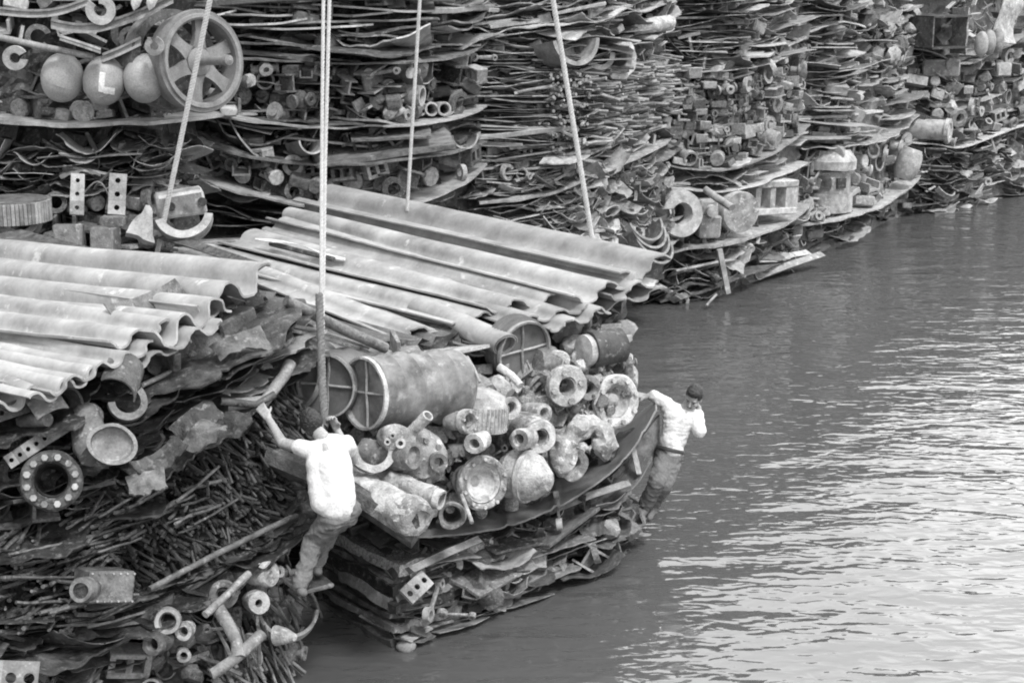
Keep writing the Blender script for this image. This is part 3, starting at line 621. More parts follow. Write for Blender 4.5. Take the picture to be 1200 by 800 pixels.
# --- ML : half-sunk bundle
ML0=[(358,590),(420,625),(461,660),(500,640),(560,625),(620,606),(700,562),(765,490)]
ML1=[(358,700),(380,712),(461,764),(520,740),(600,712),(680,668),(750,645),(775,630)]
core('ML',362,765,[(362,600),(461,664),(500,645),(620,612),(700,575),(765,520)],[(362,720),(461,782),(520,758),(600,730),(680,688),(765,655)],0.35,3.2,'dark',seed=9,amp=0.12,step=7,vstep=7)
tM3=Tier('ML',490,748,ML0,ML1,'the half-sunk tier')
fill_plates(tM3,9,40,110,'midd',131,mats=['midd','mid','castd','dark'],curl=0.6,depth=0.7,prot=0.3,hfac=0.8,pit=0.2)
fill_blocks(Tier('ML',475,760,[(475,650),(620,625),(760,560)],[(475,735),(600,690),(760,625)],'the half-sunk tier'),18,34,132,['castd','mid','midd','cast'],prot=0.25,yawj=0.7,tiltj=0.4)
fill_tangle(tM3,40,20,50,133,['mid','midd','dark','midd'],rot=0.6)
stuff(tM3,110,16,40,134,'midd',inn=0.1)
tM4=Tier('ML',362,461,ML0,ML1,'the half-sunk tier')
stuff(tM4,60,16,40,135,'dark',inn=0.15)
# layered plates with a corner nose at 461
NL=13
LBL=['lowest wet plate of the corner pile, at the waterline','second plate above the water in the corner pile','third plate above the water in the corner pile','fourth plate up in the corner pile','fifth plate up in the corner pile','sixth plate up, in the middle of the corner pile','seventh plate up in the corner pile','eighth plate up in the corner pile','fifth plate from the top of the corner pile','fourth plate from the top of the corner pile','third plate from the top of the corner pile','plate just under the crumbled top one in the corner pile','crumbled stony plate on top of the corner pile']
for k in range(NL):
    t=k/(NL-1.0); rg=random.Random(900+k); Zc=15.55+0.12*rg.random()
    px_=461+rg.uniform(-7,6); Cn=P(px_,lerp(762,668,t),Zc); Lf=P(352,lerp(704,606,t)+rg.uniform(-2,2),17.1); Rt=P(rg.uniform(520,600),0,1)
    xr=rg.uniform(525,610); Rt=P(xr,lerp(interp(ML1,xr)+4,interp(ML0,xr)+14,t),ST['ML'].Z(xr)-0.05)
    wv=rg.uniform(0.01,0.035); o_=rg.uniform(0,50); th=(rg.choice([0.05,0.07,0.09,0.12]) if k<NL-1 else 0.12)
    fn=lambda u,v: Cn.lerp(Rt,u)+(Lf-Cn)*v+Vector((0.03*noise.noise(Vector((v*9,o_,1)))+0.05*noise.noise(Vector((v*3,o_,u))),0.04*noise.noise(Vector((u*11,o_,7))),wv*noise.noise(Vector((u*5,v*5,o_)))*2-0.02*math.sin(PI*u)))
    MB().sheet(fn,18,14,th*SC).lump(0.012,7,k).build('thick_plate',['dark','midd','dark','castd','dark','midd','dark','castd','dark','dark','midd','dark','rubber'][k],label=LBL[k],cat='plate')
fill_plates(Tier('ML',478,600,[(461,668),(600,620)],[(461,762),(600,714)],'the half-sunk tier'),12,30,70,'midd',137,mats=['midd','mid','castd'],curl=0.6,depth=0.4,prot=0.25,hfac=0.7,pit=0.2)
# ================================================================ corrugated sheets
def plane3(a,b,c):
    n=(b-a).cross(c-a).normalized()
    def at(px,py,off=0.0):
        d=FWD+RT*((px-600)/FPX)+UPV*((400-py)/FPX); t=n.dot(a-CAM)/n.dot(d); p=CAM+d*t
        return p+Vector((0,0,off))
    return at
topM=plane3(P(600,402,16.7),P(785,325,18.46),P(385,235,23.3))
topL=plane3(P(310,325,15.2),P(0,460,13.0),P(0,290,18.6))
def corr(at, FL,FR,BL,BR, waves, amp, label, mat, off=0.0, ph=0.0, thick=0.018, seed=0, backoff=0.0, sag=0.0, cap=None, name='corrugated_sheet', peak=1.0):
    if at is topL: waves*=1.35
    a,b,c,d=at(*FL,off),at(*FR,off),at(*BL,off+backoff),at(*BR,off+backoff)
    nrm=(b-a).cross(c-a).normalized()
    if nrm.z<0: nrm=-nrm
    fr_=random.Random(seed)
    dents=[(fr_.random(),fr_.random(),fr_.uniform(-.02,.012)) for _ in range(7)]
    acr=(b-a).normalized()
    def fn(u,v):
        v2=v
        uu=u
        v2 = v + 0.012*noise.noise(Vector((u*12,seed,0)))*(1-v)
        p=a.lerp(b,uu).lerp(c.lerp(d,uu),v2)
        w=2*PI*(waves*u)+ph
        pit=(b-a).length/waves; z=(0.155 if at is topL else 0.125)*pit*math.cos(w)*(amp/0.08)
        # full round arcs: push sideways so the section bulges like bent pipe
        side=0.045*pit*math.sin(2*w)
        z+= -sag*math.sin(PI*v)+0.014*noise.noise(Vector((u*3,v*3,seed)))+0.012*noise.noise(Vector((u*waves*2.2,v*14,seed)))*(1-v)
        return p+nrm*z+acr*side
    mb=MB().sheet(fn,max(16,int(waves*16)),14,thick)
    return mb.build(name,mat,label=label,cat='sheet',group=None,sharp=60)
A_=0.075
corr(topM,(560,405),(618,384),(128,292),(215,287),2.0,A_*.8,'narrow corrugated sheet lowest on the middle bundle, its end under the rolled tube','sheet',off=-0.06,ph=0.4,seed=1)
corr(topM,(445,412),(545,388),(128,300),(215,296),3.0,A_,'corrugated sheet with curled round ends, leftmost on the slung bundle','sheet',off=0.02,ph=0.2,seed=2)
corr(topM,(452,408),(510,394),(215,310),(262,300),1.5,A_*.8,'short corrugated strip lying in the leftmost sheet of the slung bundle','sheetl',off=0.09,ph=0.0,seed=12)
corr(topM,(530,392),(600,365),(190,305),(290,290),2.0,A_*.9,'flat corrugated sheet between the rolled tube and the torn sheet','sheetl',off=0.06,ph=0.0,seed=3)
corr(topM,(566,376),(650,362),(255,300),(335,270),2.0,A_,'middle corrugated sheet of the slung bundle with a torn pale edge','sheetl',off=0.10,ph=0.3,seed=4,backoff=0.02)
corr(topM,(600,386),(690,366),(300,280),(345,262),2.6,A_,'corrugated sheet whose scalloped end hangs over the upright drum lid','sheet',off=0.05,ph=2.2,seed=5)
corr(topM,(640,388),(716,362),(300,284),(362,256),2.4,A_,'lower corrugated sheet doubled under its neighbour above the small cylinder','sheet',off=0.0,ph=0.6,seed=6)
corr(topM,(672,370),(748,340),(312,274),(362,252),1.9,A_*1.1,'corrugated sheet second from the back edge of the slung bundle','sheetl',off=0.13,ph=0.1,seed=7)
corr(topM,(712,358),(770,334),(350,262),(388,240),1.6,A_,'corrugated sheet tucked under the rearmost sheet','sheet',off=0.06,ph=0.5,seed=8)
corr(topM,(728,346),(786,318),(345,256),(396,234),1.35,A_*1.1,'rearmost corrugated sheet with the highest ridge, at the back edge of the slung bundle','sheet',off=0.15,ph=-0.3,seed=9)
corr(topM,(560,400),(776,332),(240,306),(384,248),5.0,A_*.7,'added wide grey underlay of the slung bundle, lightening the gaps between sheets','sheet',off=-0.07,ph=0.8,seed=41)  # underlay added so the gaps between sheets look grey, not dark
corr(topM,(440,414),(602,398),(122,312),(250,304),4.5,A_*.7,'grey corrugated sheet lying underneath, between the two roofs of sheets','sheet',off=-0.10,ph=0.8,seed=42)
corr(topM,(402,409),(476,401),(120,316),(180,306),2.2,A_,'weathered corrugated sheet at the near edge of the slung bundle, beside the dark gutter','sheet',off=0.0,ph=0.3,seed=43)
# torn bright flap on the middle sheet
mb=MB().sheet(lambda u,v: topM(lerp(300,405,u),lerp(300,321,u)+v*(1.5+1.5*math.sin(u*9)),0.20+0.03*math.sin(u*5)),14,2,0.012); mb.build('torn_strip','paint',label='bright torn edge strip curling off the middle corrugated sheet',cat='strip')
mb=MB().tube([topM(318,303,0.17),topM(352,312,0.17),topM(392,322,0.17)],0.03,8); mb.build('dark_rod','dark',label='dark rod showing through the tear beside the bright strip',cat='rod')
# rolled tube
p0=P(592,404,16.55); p1=topM(505,368,0.02)
ax=(p1-p0).normalized(); side=ax.cross(Vector((0,0,1))).normalized(); upn=side.cross(ax)
T=basis(side,upn,ax,p0)
mb=MB()
def roll(u,v):
    th=u*2*PI*1.9; r=0.128-0.035*u
    return T@Vector((r*math.cos(th),r*math.sin(th)*0.85,v*1.6-0.05*math.sin(th)))
mb.sheet(roll,56,6,0.010); mb.build('rolled_sheet','sheet',label='tightly rolled sheet ending in a spiral over the barrel gap',cat='sheet',sharp=60)
# dark lower edge tube and bright pipes along the left flank of the slung bundle
for k,(q,lb,mt,r) in enumerate([(((335,352),(400,385),(452,408)),'dark half-round gutter along the near edge of the slung bundle','midd',0.055),(((330,378),(380,390),(432,407)),'upper of two thin pale pipes above the leaning barrels','light',0.02),(((330,384),(380,396),(428,412)),'lower of two thin pale pipes above the leaning barrels','white',0.02)]):
    MB().tube([P(x,y,14.9+0.8*i/2) for i,(x,y) in enumerate(q)],r*SC,12).build('edge_pipe',mt,label=lb,cat='pipe')
# long dark angle beam lying behind
MB().tube([P(150,266,20.0),P(225,286,19.2),P(302,312,17.8)],0.10,4,flat=0.5).build('long_girder','dark',label='long dark beam lying across the back of the sheets beside the left rope',cat='beam')
MB().sheet(lambda u,v: topM(lerp(128,300,u)+40*v,lerp(287,322,u)-6*v,-0.02),10,3,0.03).build('flat_sheet','light',label='flat pale sheet under the dark beam between the two bundles',cat='sheet')
MB().sheet(lambda u,v: topM(lerp(270,440,u)+60*v,lerp(318,396,u)-10*v,-0.04),10,3,0.03).build('flat_sheet','sheet',label='flat grey sheet running down beside the near bundle to the leaning barrels',cat='sheet')
MB().sheet(lambda u,v: P(lerp(378,600,u),interp_s([(378,412),(470,419),(540,412),(600,399)],lerp(378,600,u))-9*v, lerp(15.3,16.7,u)+v*1.2),16,3,0.03).build('lid_plate','light',label='thin plate lying on top of the big ribbed barrel',cat='plate')
# near bundle sheets
AL=0.095
corr(topL,(-90,521),(42,465),(-140,483),(-80,415),2.2,AL,'nearest corrugated sheet at the left edge of the photo','sheetl',off=0.02,ph=0.5,seed=20)
corr(topL,(38,479),(112,445),(-140,439),(-100,408),1.6,AL*1.1,'corrugated sheet with its arched end over the riveted bar','sheetl',off=0.05,ph=-0.9,seed=21)
corr(topL,(95,447),(180,411),(-140,421),(-100,379),2.2,AL*.8,'corrugated sheet with a rippled doubled end on the near bundle','sheetl',off=0.04,ph=0.8,seed=22)
corr(topL,(128,425),(200,398),(-130,398),(-90,353),1.5,AL*.9,'overlapping corrugated sheet with a leaf-shaped opening at its end','sheetl',off=0.12,ph=0.2,seed=23)
corr(topL,(182,413),(270,365),(-130,379),(-90,325),1.8,AL*1.25,'wide corrugated sheet with the largest round arch, on the near bundle','sheetl',off=0.08,ph=0.3,seed=24)
corr(topL,(232,381),(318,331),(-110,333),(-60,293),1.5,AL*1.0,'rearmost corrugated sheet of the near bundle with a curled lip','sheetl',off=0.09,ph=0.9,seed=25)
corr(topL,(60,471),(150,428),(-140,428),(-100,385),2.0,AL*.8,'thin corrugated sheet showing only its edge between two larger ones on the near bundle','sheet',off=0.07,ph=1.4,seed=31)
corr(topL,(205,405),(262,378),(-130,365),(-90,343),1.2,AL*.7,'sheet with a low curl lying just in front of the largest arch','sheet',off=0.00,ph=1.9,seed=32)
corr(topL,(150,425),(225,391),(-140,393),(-100,363),1.7,AL*.6,'flattened corrugated sheet pressed under the wide arched one','sheet',off=-0.05,ph=0.2,seed=33)
# plates directly under the near sheets
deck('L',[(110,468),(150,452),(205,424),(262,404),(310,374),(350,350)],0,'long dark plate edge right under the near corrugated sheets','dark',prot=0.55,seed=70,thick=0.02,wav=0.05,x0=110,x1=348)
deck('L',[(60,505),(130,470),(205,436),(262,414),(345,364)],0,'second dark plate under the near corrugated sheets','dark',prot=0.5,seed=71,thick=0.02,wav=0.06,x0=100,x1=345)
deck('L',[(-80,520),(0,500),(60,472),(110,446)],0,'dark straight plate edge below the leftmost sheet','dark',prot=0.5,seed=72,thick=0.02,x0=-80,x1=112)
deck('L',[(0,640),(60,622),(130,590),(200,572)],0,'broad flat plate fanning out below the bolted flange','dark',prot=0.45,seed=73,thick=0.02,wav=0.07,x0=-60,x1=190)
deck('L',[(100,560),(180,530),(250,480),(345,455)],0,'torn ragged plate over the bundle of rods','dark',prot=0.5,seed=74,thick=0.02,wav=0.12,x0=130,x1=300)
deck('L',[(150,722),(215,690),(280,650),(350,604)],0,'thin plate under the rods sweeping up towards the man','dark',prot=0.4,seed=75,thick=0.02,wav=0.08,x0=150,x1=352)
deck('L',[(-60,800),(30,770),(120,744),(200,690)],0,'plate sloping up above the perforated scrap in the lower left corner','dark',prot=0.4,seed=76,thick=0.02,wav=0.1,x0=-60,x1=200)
# ================================================================ named pieces
def flange(px,py,Z,r,hole,a,label,cat='flange',mat='cast',depth=0.25,body=None,bl=0.6,bolts=0,tilt=10,lump=0.013,inner=None,name='pipe_flange',group=None,rim=0.06,dish=None,boltmat=None):
    """round flange r px wide with an open throat; body = radius px of what stands behind it"""
    R0=m(r,Z); H=m(hole,Z); T=facing(px,py,Z,a,tilt); root=thing(name,label,cat,T.translation-Vector((0,0,R0)),group)
    mb=MB().lathe([(H,-rim*0.3),(H*1.15,0),(R0*0.93,0),(R0,-rim*0.3),(R0,-rim),(H,-rim)],40,T).lump(lump,8,px); rimo=mb.build('rim',mat,root)
    B=m(body,Z) if body else H*1.25
    mb=MB().lathe([(H*0.98,-rim*0.5),(B*0.9,-rim*0.9),(B,-bl*0.45),(B*0.86,-bl),(B*0.5,-bl*1.05),(B*0.5,-bl*0.98),(H*0.85,-bl*0.8)],32,T,closed=True).lump(lump*1.5,5,py); mb.build('pipe_body',mat if inner is None else inner,root)
    if dish:
        MB().lathe([(0,-dish*0.9),(H*0.45,-dish),(H*0.98,-rim*0.4),(H*0.98,-rim*0.9),(0,-dish*1.2)],28,T,closed=True).build('bowl',M['light'] if mat!='light' else 'light',root)
    for k in range(bolts):
        a_=2*PI*k/bolts+0.2; rr=(H+R0)/2; br=(R0-H)*0.26
        MB().cyl(br,-0.005,br*1.1,6,T@Matrix.Translation((rr*math.cos(a_),rr*math.sin(a_),0))).lump(0.004,9,k).build('bolt',boltmat or mat,rimo)
    return root
def barrel(px,py,Z,r,a,length,label,mat,tilt=4,brace=True,rollb=8,ribs=4,name='steel_barrel',rim=True):
    R0=m(r,Z); T=facing(px,py,Z,a,tilt); root=thing(name,label,'barrel',T.translation-Vector((0,0,R0)))
    prof=[(R0*0.965,0.0),(R0,0.0),(R0,-0.02)]
    n=60
    for i in range(1,n):
        zz=-0.02-(length-0.04)*i/n; q=abs(((i/n)*(ribs+1))%1-0.5)
        prof.append((R0*(1.0+(0.085*(q-0.3)/0.2 if q>0.3 else 0)),zz))
    prof+=[(R0,-length),(R0*0.965,-length),(R0*0.965,0-0.05)]
    mb=MB().lathe(prof,44,T).lump(0.012,2.5,px); mb.build('shell',mat,root)
    MB().lathe([(0,-0.055),(R0*0.965,-0.05),(R0*0.965,-0.07),(0,-0.075)],36,T,closed=True).lump(0.01,4,py).build('lid',mat,root)
    MB().ring(R0*1.03,R0*0.96,-0.03,0.012,44,T).build('hoop','mid' if mat=='drumd' else 'light',root)
    if brace:
        for q in (0,1):
            Tq=T@Matrix.Rotation(math.radians(rollb+90*q),4,'Z')
            MB().tube([Tq@Vector((R0*0.97*s,0.006*math.sin(7*s+q),-0.04+0.006*q)) for s in (-1,-.5,0,.5,1)],0.012,8).build('cross_bar','mid',root)
    return root
barrel(426,461,14.95,42,-48,0.98,'big pale ribbed steel barrel lying with its crossed lid towards the left','drum',tilt=6)
barrel(382,452,15.1,37,-20,0.9,'dark barrel standing behind the thick wet rope with a crossed lid','drumd',tilt=8,rollb=0)
barrel(340,440,15.3,42,-30,0.8,'dark leaning barrel half hidden beside the near bundle','drumd',tilt=14,rollb=30)
barrel(615,412,16.75,36,36,0.25,'dark barrel end with a thin cross, under the scalloped corrugated sheets','drumd',tilt=-6,rollb=4)
# small cylinder right
T=facing(684,411,17.2,-58,0); root=thing('roller','short roller with a pale disc end under the right-hand corrugated sheets','cylinder',T.translation-Vector((0,0,0.15)))
MB().lathe([(0,0.012),(m(19,17.2),0.0),(m(19,17.2),-0.06),(0,-0.06)],28,T).lump(0.006,9,1).build('end_disc','light',root)
MB().lathe([(0,-0.06),(m(22,17.2),-0.065),(m(21,17.2),-0.42),(0,-0.42)],28,T).lump(0.015,5,3).build('roller_body','midd',root)
MB().sheet(lambda u,v:P(lerp(668,738,u),lerp(436,392,u)+7*v,lerp(16.9,18.1,u)),6,2,0.06).build('ledge_bar','light',label='straight pale bar slanting up under the short roller',cat='bar')
mb=MB(); mb.box((0,0,0),(0.42,0.2,0.17),facing(716,428,17.7,20,0,6),ch=0.02); mb.box((0.14,-0.02,0.02),(0.1,0.24,0.22),facing(716,428,17.7,20,0,6),ch=0.02); mb.lump(0.01,5,2).build('bearing_block','light',label='pale bearing block beside the slanting bar at the right end',cat='block')
# finned cover
T=facing(566,458,15.9,-30,20); root=thing('finned_cover','dome-like finned cover lying beside the big ribbed barrel','cover',T.translation-Vector((0,0,0.25)))
MB().lathe([(0,0.02),(m(12,16),0.02),(m(26,16),-0.04),(m(31,16),-0.12),(m(31,16),-0.34),(0,-0.34)],36,T@Matrix.Rotation(math.radians(-78),4,'X')@Matrix.Scale(1.0,4)).lump(0.01,6,2).build('dome','light',root)
Tq=T@Matrix.Rotation(math.radians(-78),4,'X')
mb=MB()
for k in range(40):
    mb.box((0,0,0),(0.012,0.02,0.20),Tq@Matrix.Rotation(2*PI*k/40,4,'Z')@Matrix.Translation((m(31,16)+0.004,0,-0.22)))
mb.build('fins','cast',root)
MB().tube([P(548,418,15.9),P(556,432,15.5),P(562,448,15.4)],0.012,6).build('bent_rod','light',label='thin bent rod leaning on the finned cover',cat='rod')
MB().tube([P(585,430,15.9),P(600,440,15.8),P(610,452,15.7)],0.035,10).lump(0.005,8,1).build('slim_pipe','white',label='slim white pipe end pointing down between finned cover and dark barrel end',cat='pipe')
# flanges and valves of the heap
flange(665,453,16.7,25,10,20,'oval flange with a dark throat right of the dark barrel end',body=17,bl=0.55,bolts=4,mat='cast',tilt=6)
flange(724,470,17.3,32,20,32,'large round flange with a knob inside, right beside the reaching man',mat='white',body=26,bl=0.35,bolts=8,tilt=8,dish=0.16)
Tk=facing(724,470,17.3,32,8); MB().lathe([(0,0.02),(m(9,17.3),-0.02),(m(12,17.3),-0.16),(0,-0.2)],20,Tk@Matrix.Translation((-0.03,0,-0.02))).build('hub_knob','light',parent=bpy.data.objects['pipe_flange.001'])
flange(635,512,16.0,20,9,28,'stubby pipe mouth with a small dark hole in the middle of the heap',body=23,bl=0.5,mat='cast',tilt=4,rim=0.05)
flange(568,566,15.45,33,24,34,'wide bowl-shaped flange with a bright inside above the bowed plate',body=22,bl=0.3,bolts=10,mat='cast',tilt=10,dish=0.16)
flange(530,605,15.1,17,11,5,'small dark funnel mouth beside the wide bowl flange',body=12,bl=0.4,mat='castd',tilt=10)
# round ribbed pot right of the bowl
T=facing(618,558,15.9,60,0); root=thing('valve_pot','round-bellied ribbed casting right of the bright bowl flange','casting',T.translation-Vector((0,0,0.25)))
MB().lathe([(0,0.24),(m(12,16),0.22),(m(26,16),0.10),(m(29,16),0.0),(m(29,16),-0.03),(m(27,16),-0.05),(m(28,16),-0.16),(m(20,16),-0.24),(0,-0.25)],32,T).lump(0.012,6,4).build('belly','cast',root)
MB().ring(m(31,16),m(24,16),-0.02,0.02,32,T).lump(0.005,9,2).build('band','light',root)
# horseshoe casting
T=facing(683,522,16.4,25,6,-60); root=thing('horseshoe_casting','big crusted C-shaped pale casting near the bowed plate','casting',T.translation-Vector((0,0,0.3)))
mb=MB(); path=[(m(22,16.4)*math.cos(a),m(30,16.4)*math.sin(a),0) for a in [0.4+i*4.6/48 for i in range(49)]]
mb.tube(path,0,24,T,rs=[m(12+3*math.sin(i*0.3)+ (3 if i>33 else 0),16.4) for i in range(49)]); mb.lump(0.05,5,3).lump(0.035,12,3).lump(0.012,30,1).build('casting_body','white',root)
MB().ring(m(20,16.4),m(10,16.4),-0.16,-0.05,20,T@Matrix.Translation((m(14,16.4),-m(20,16.4),0))).lump(0.02,6,1).build('end_collar','cast',root)
# pipes lower left of heap
def pipe(pts,r,label,mat,hole=True,hexed=False,name='iron_pipe',endr=1.0,Z=15,lump=0.012,cat='pipe',group=None):
    q=[P(*p) for p in pts]; mb=MB(); n=len(q); root=thing(name,label,cat,q[0]-Vector((0,0,m(r,Z))),group)
    # densify
    d=[]
    for i in range(n-1):
        for k in range(14): d.append(q[i].lerp(q[i+1],k/14))
    d.append(q[-1])
    mb.tube(d,m(r,Z),24).lump(lump,7,pts[0][0]).lump(lump*0.5,20,3).build('pipe_body',mat,root)
    ax=(d[-1]-d[-5]).normalized(); s=ax.cross(Vector((0,0,1))).normalized(); u=s.cross(ax)
    Tm=basis(s,u,ax,d[-1]); R0=m(r*endr,Z)
    MB().lathe([(R0*0.62,0.05),(R0*0.9,0.05),(R0,0.02),(R0,-0.10),(R0*0.9,-0.15),(R0*0.62,-0.15)],8 if hexed else 24,Tm).lump(lump*1.2,8,3).build('end_collar',mat,root)
    MB().cyl(R0*0.61,-0.02,0.0,16,Tm).build('dark_bore','dark',root)  # solid dark disc, the shade of the hollow pipe as colour
    return root
pipe([(405,565,14.75),(440,582,14.6),(488,606,14.2)],21,'thick crusted pipe with a hexagonal open end pointing down right','cast',hexed=True,endr=1.12,Z=14.3,lump=0.035)
pipe([(420,552,15.0),(460,563,14.7),(512,583,14.45)],12,'slimmer pale pipe lying on the hexagonal-ended pipe','cast',Z=14.6,lump=0.02)
pipe([(425,530,14.9),(455,534,14.8),(480,534,14.6)],17,'stub of pipe feeding the large round valve body','castd',Z=14.7)
T=facing(493,538,14.9,18,8); root=thing('round_valve','large round lumpy valve body above the two slanting pipes','valve',T.translation-Vector((0,0,0.3)))
MB().lathe([(0,0.16),(m(17,14.9),0.13),(m(31,14.9),0.02),(m(33,14.9),-0.08),(m(24,14.9),-0.26),(0,-0.3)],32,T).lump(0.035,6,9).build('body_shell','cast',root)
for k in range(9):
    a_=2*PI*k/9; MB().cyl(m(3.4,15),-0.02,0.05,6,T@Matrix.Translation((m(24,15)*math.cos(a_),m(24,15)*math.sin(a_),0.07))).lump(0.006,9,k).build('bolt','castd',root)
MB().ring(m(11,15),m(6,15),0.05,0.2,18,T@Matrix.Translation((0.1,0.0,0))).lump(0.01,8,2).build('throat','castd',root)
# U ring
T=facing(437,527,14.6,10,20,0); MB().ring(m(27,14.6),m(18,14.6),-0.05,0.05,30,T,PI*0.92,2*PI+0.1).lump(0.012,7,2).build('half_hoop','cast',label='half hoop hanging open upwards beside the shirt of the near man',cat='hoop')
pipe([(470,515,14.8),(484,504,14.7),(497,491,14.6)],7,'little upright pipe stub on the cluster of small tubes','white',Z=14.7)
T=facing(463,513,14.7,5,12); root=thing('tube_cluster','lumpy block with three small round tube mouths under the big barrel','casting',T.translation-Vector((0,0,0.15)))
bm=bmesh.new(); bmesh.ops.create_icosphere(bm,subdivisions=3,radius=m(19,14.7)); bm.verts.index_update(); MB().add([v.co.copy() for v in bm.verts],[tuple(v.index for v in f.verts) for f in bm.faces],T).lump(0.07,6,2).build('block','cast',root); bm.free()
for dx,dy,r_ in((-9,-2,4),(-3,5,4),(6,-4,6)):
    MB().ring(m(r_,14.7),m(r_*0.5,14.7),0.0,0.17,14,T@Matrix.Translation((m(dx,14.7),m(dy,14.7),0))).build('tube_mouth','light',root)
# T handle in front
MB().tube([P(541,580,15.2),P(548,598,15.0),P(553,612,14.9)],0.018,8).build('valve_rod','light',label='thin rod of a valve key standing in front of the bowl flange',cat='rod')
for i,(px,py,Z,r,a,h,lb) in enumerate([(551,494,15.3,15,50,8,'round stub flange in the heap under the finned cover'),(600,478,15.9,13,30,6,'small nozzle flange right of the finned cover'),(638,484,16.3,12,40,6,'small nozzle flange under the dark barrel end'),(555,520,15.2,13,-20,6,'knobbly small flange left of the bowl flange'),(690,455,17.0,15,20,7,'pitted flange just left of the large right-hand flange'),(654,425,16.9,15,10,5,'crusted round fitting between the barrel end and the roller'),(608,515,15.7,13,-30,6,'small flange beside the stubby pipe mouth')]):
    flange(px,py,Z,r,h,a,lb,mat=['cast','white','cast','white','castd','white','cast'][i],body=r*0.85,bl=0.25,tilt=8,lump=0.015,bolts=5 if r>13 else 0)
# bowed tray plate with broken lower edge
def tray(u,v):
    px=lerp(478,769,u)
    lo=interp_s([(478,630),(540,626),(600,615),(660,590),(700,566),(740,528),(775,470)],px); hi=interp_s([(478,612),(540,600),(600,590),(660,565),(700,536),(740,498),(775,462)],px)
    Z=ST['MU'].Z(px)
    q=P(px,lo+1.6*noise.noise(Vector((u*9,0,1)))+0.8*noise.noise(Vector((u*50,0,4)))-16*max(0,noise.noise(Vector((u*26,3,4)))-0.3)*(u>0.3),Z-0.55); b=P(px,hi-12*(1-u**4),Z+1.0)
    return q.lerp(b,v)+Vector((0,0,0.03*math.sin(v*3)))
MB().sheet(tray,90,8,0.018).build('tray_plate','plate',label='smooth bowed plate slung under the valve heap, curling up to the reaching man',cat='plate')
def tray2(u,v):
    px=lerp(712,772,u); return P(px,lerp(interp([(712,560),(772,486)],px),interp([(712,578),(745,552),(768,538),(772,536)],px),v),lerp(18.0,18.5,u))
MB().sheet(tray2,8,5,0.03).build('side_plate','midd',label='dark plate hanging from the upturned end of the bowed plate',cat='plate')
def beamL(u,v):
    px=lerp(312,486,u); return P(px,interp_s([(312,534),(400,572),(440,597),(486,628)],px)+lerp(-9,9,v),14.55-0.3*u+0.25*abs(v-0.5))
MB().sheet(beamL,16,3,0.10).build('sling_girder','dark',label='heavy dark beam edge running behind the climbing man to the hexagonal pipe end',cat='beam')
# pieces of the half-sunk bundle
mb=MB(); T=facing(700,628,18.0,42,0,-3); mb.box((0,0,-0.2),(0.95,0.26,0.5),T,ch=0.02)
mb.lump(0.02,3,2).build('box_casting','castd',label='long low box casting at the water below the reaching man',cat='box')
T=facing(724,600,18.1,40,25); MB().ring(m(24,18),m(18,18),-0.3,0,24,T,0.2,PI-0.2).lump(0.01,6,2).build('arched_plate','midd',label='dark arched strip above the long box casting',cat='strip')
for i,(x0,y0,x1,y1,Z,lb) in enumerate([(640,600,735,566,17.0,'slatted pale strip below the bowed plate near its right end'),(670,616,728,584,17.4,'rough wooden-looking bar slanting under the upturned plate'),(480,668,560,632,15.4,'pale bar slanting beside the crumbled slab')]):
    MB().tube([P(x0,y0,Z),P((x0+x1)/2,(y0+y1)/2-2,Z+.3),P(x1,y1,Z+.6)],0.07,4,flat=0.45).lump(0.015,6,i).build('slanting_bar','mid',label=lb,cat='bar')
for i,(px,py,Z,w,lb) in enumerate([(475,757,15.6,24,'pale stone-like chip floating off the corner of the slabs'),(604,697,16.7,12,'small white chip at the waterline under the half-sunk bundle')]):
    g=G(px,py,0.03); bm=bmesh.new(); bmesh.ops.create_icosphere(bm,subdivisions=2,radius=0.5); bm.verts.index_update()
    MB().add([Vector((v.co.x*m(w,Z),v.co.y*m(w,Z)*0.8,v.co.z*0.1))+g for v in bm.verts],[tuple(v.index for v in f.verts) for f in bm.faces]).lump(0.03,6,i).build('scrap_chip','mid',label=lb,cat='chip'); bm.free()
# perforated plate corner etc.
def perf_bar(p0,p1,w,Z0,Z1,n,label,mat,name='perforated_bar',th=0.035,holes=1):
    a=P(*p0,Z0); b=P(*p1,Z1); ax=(b-a); L=ax.length; ax.normalize(); vw=(CAM-a).normalized(); s=vw.cross(ax).normalized(); nn=ax.cross(s)
    if nn.dot(vw)<0: nn=-nn
    T=basis(ax,s,nn,a); W=m(w,Z0); mb=MB(); r=W*0.16
    # bar built as a strip with real holes: cells with octagonal openings
    cell=L/n
    for k in range(n):
        cx=(k+0.5)*cell; outer=[]; inner=[]
        for q in range(16):
            an=2*PI*q/16+PI/16*0; c,sn=math.cos(an),math.sin(an); sc=1/max(abs(c),abs(sn))
            outer.append((cx+c*sc*cell/2, sn*sc*W/2)); inner.append((cx+r*c, r*sn))
        vs=[(x,y,th/2) for x,y in outer]+[(x,y,th/2) for x,y in inner]+[(x,y,-th/2) for x,y in outer]+[(x,y,-th/2) for x,y in inner]
        fs=[]
        for q in range(16):
            j=(q+1)%16; fs+=[(q,j,16+j,16+q),(32+q,48+q,48+j,32+j),(16+q,16+j,48+j,48+q),(q,32+q,32+j,j)]
        mb.add(vs,fs,T)
    return mb.lump(0.006,3,1).build(name,mat,label=label,cat='bar')
perf_bar((8,542),(86,492),17,12.75,13.0,8,'grey flat bar with a row of eight holes near the left edge','mid')
perf_bar((-18,490),(32,474),19,12.6,12.8,4,'short dark bar with four holes above the long perforated bar','midd')
perf_bar((-20,792),(45,795),40,12.4,12.5,3,'perforated plate piece in the bottom left corner','mid')
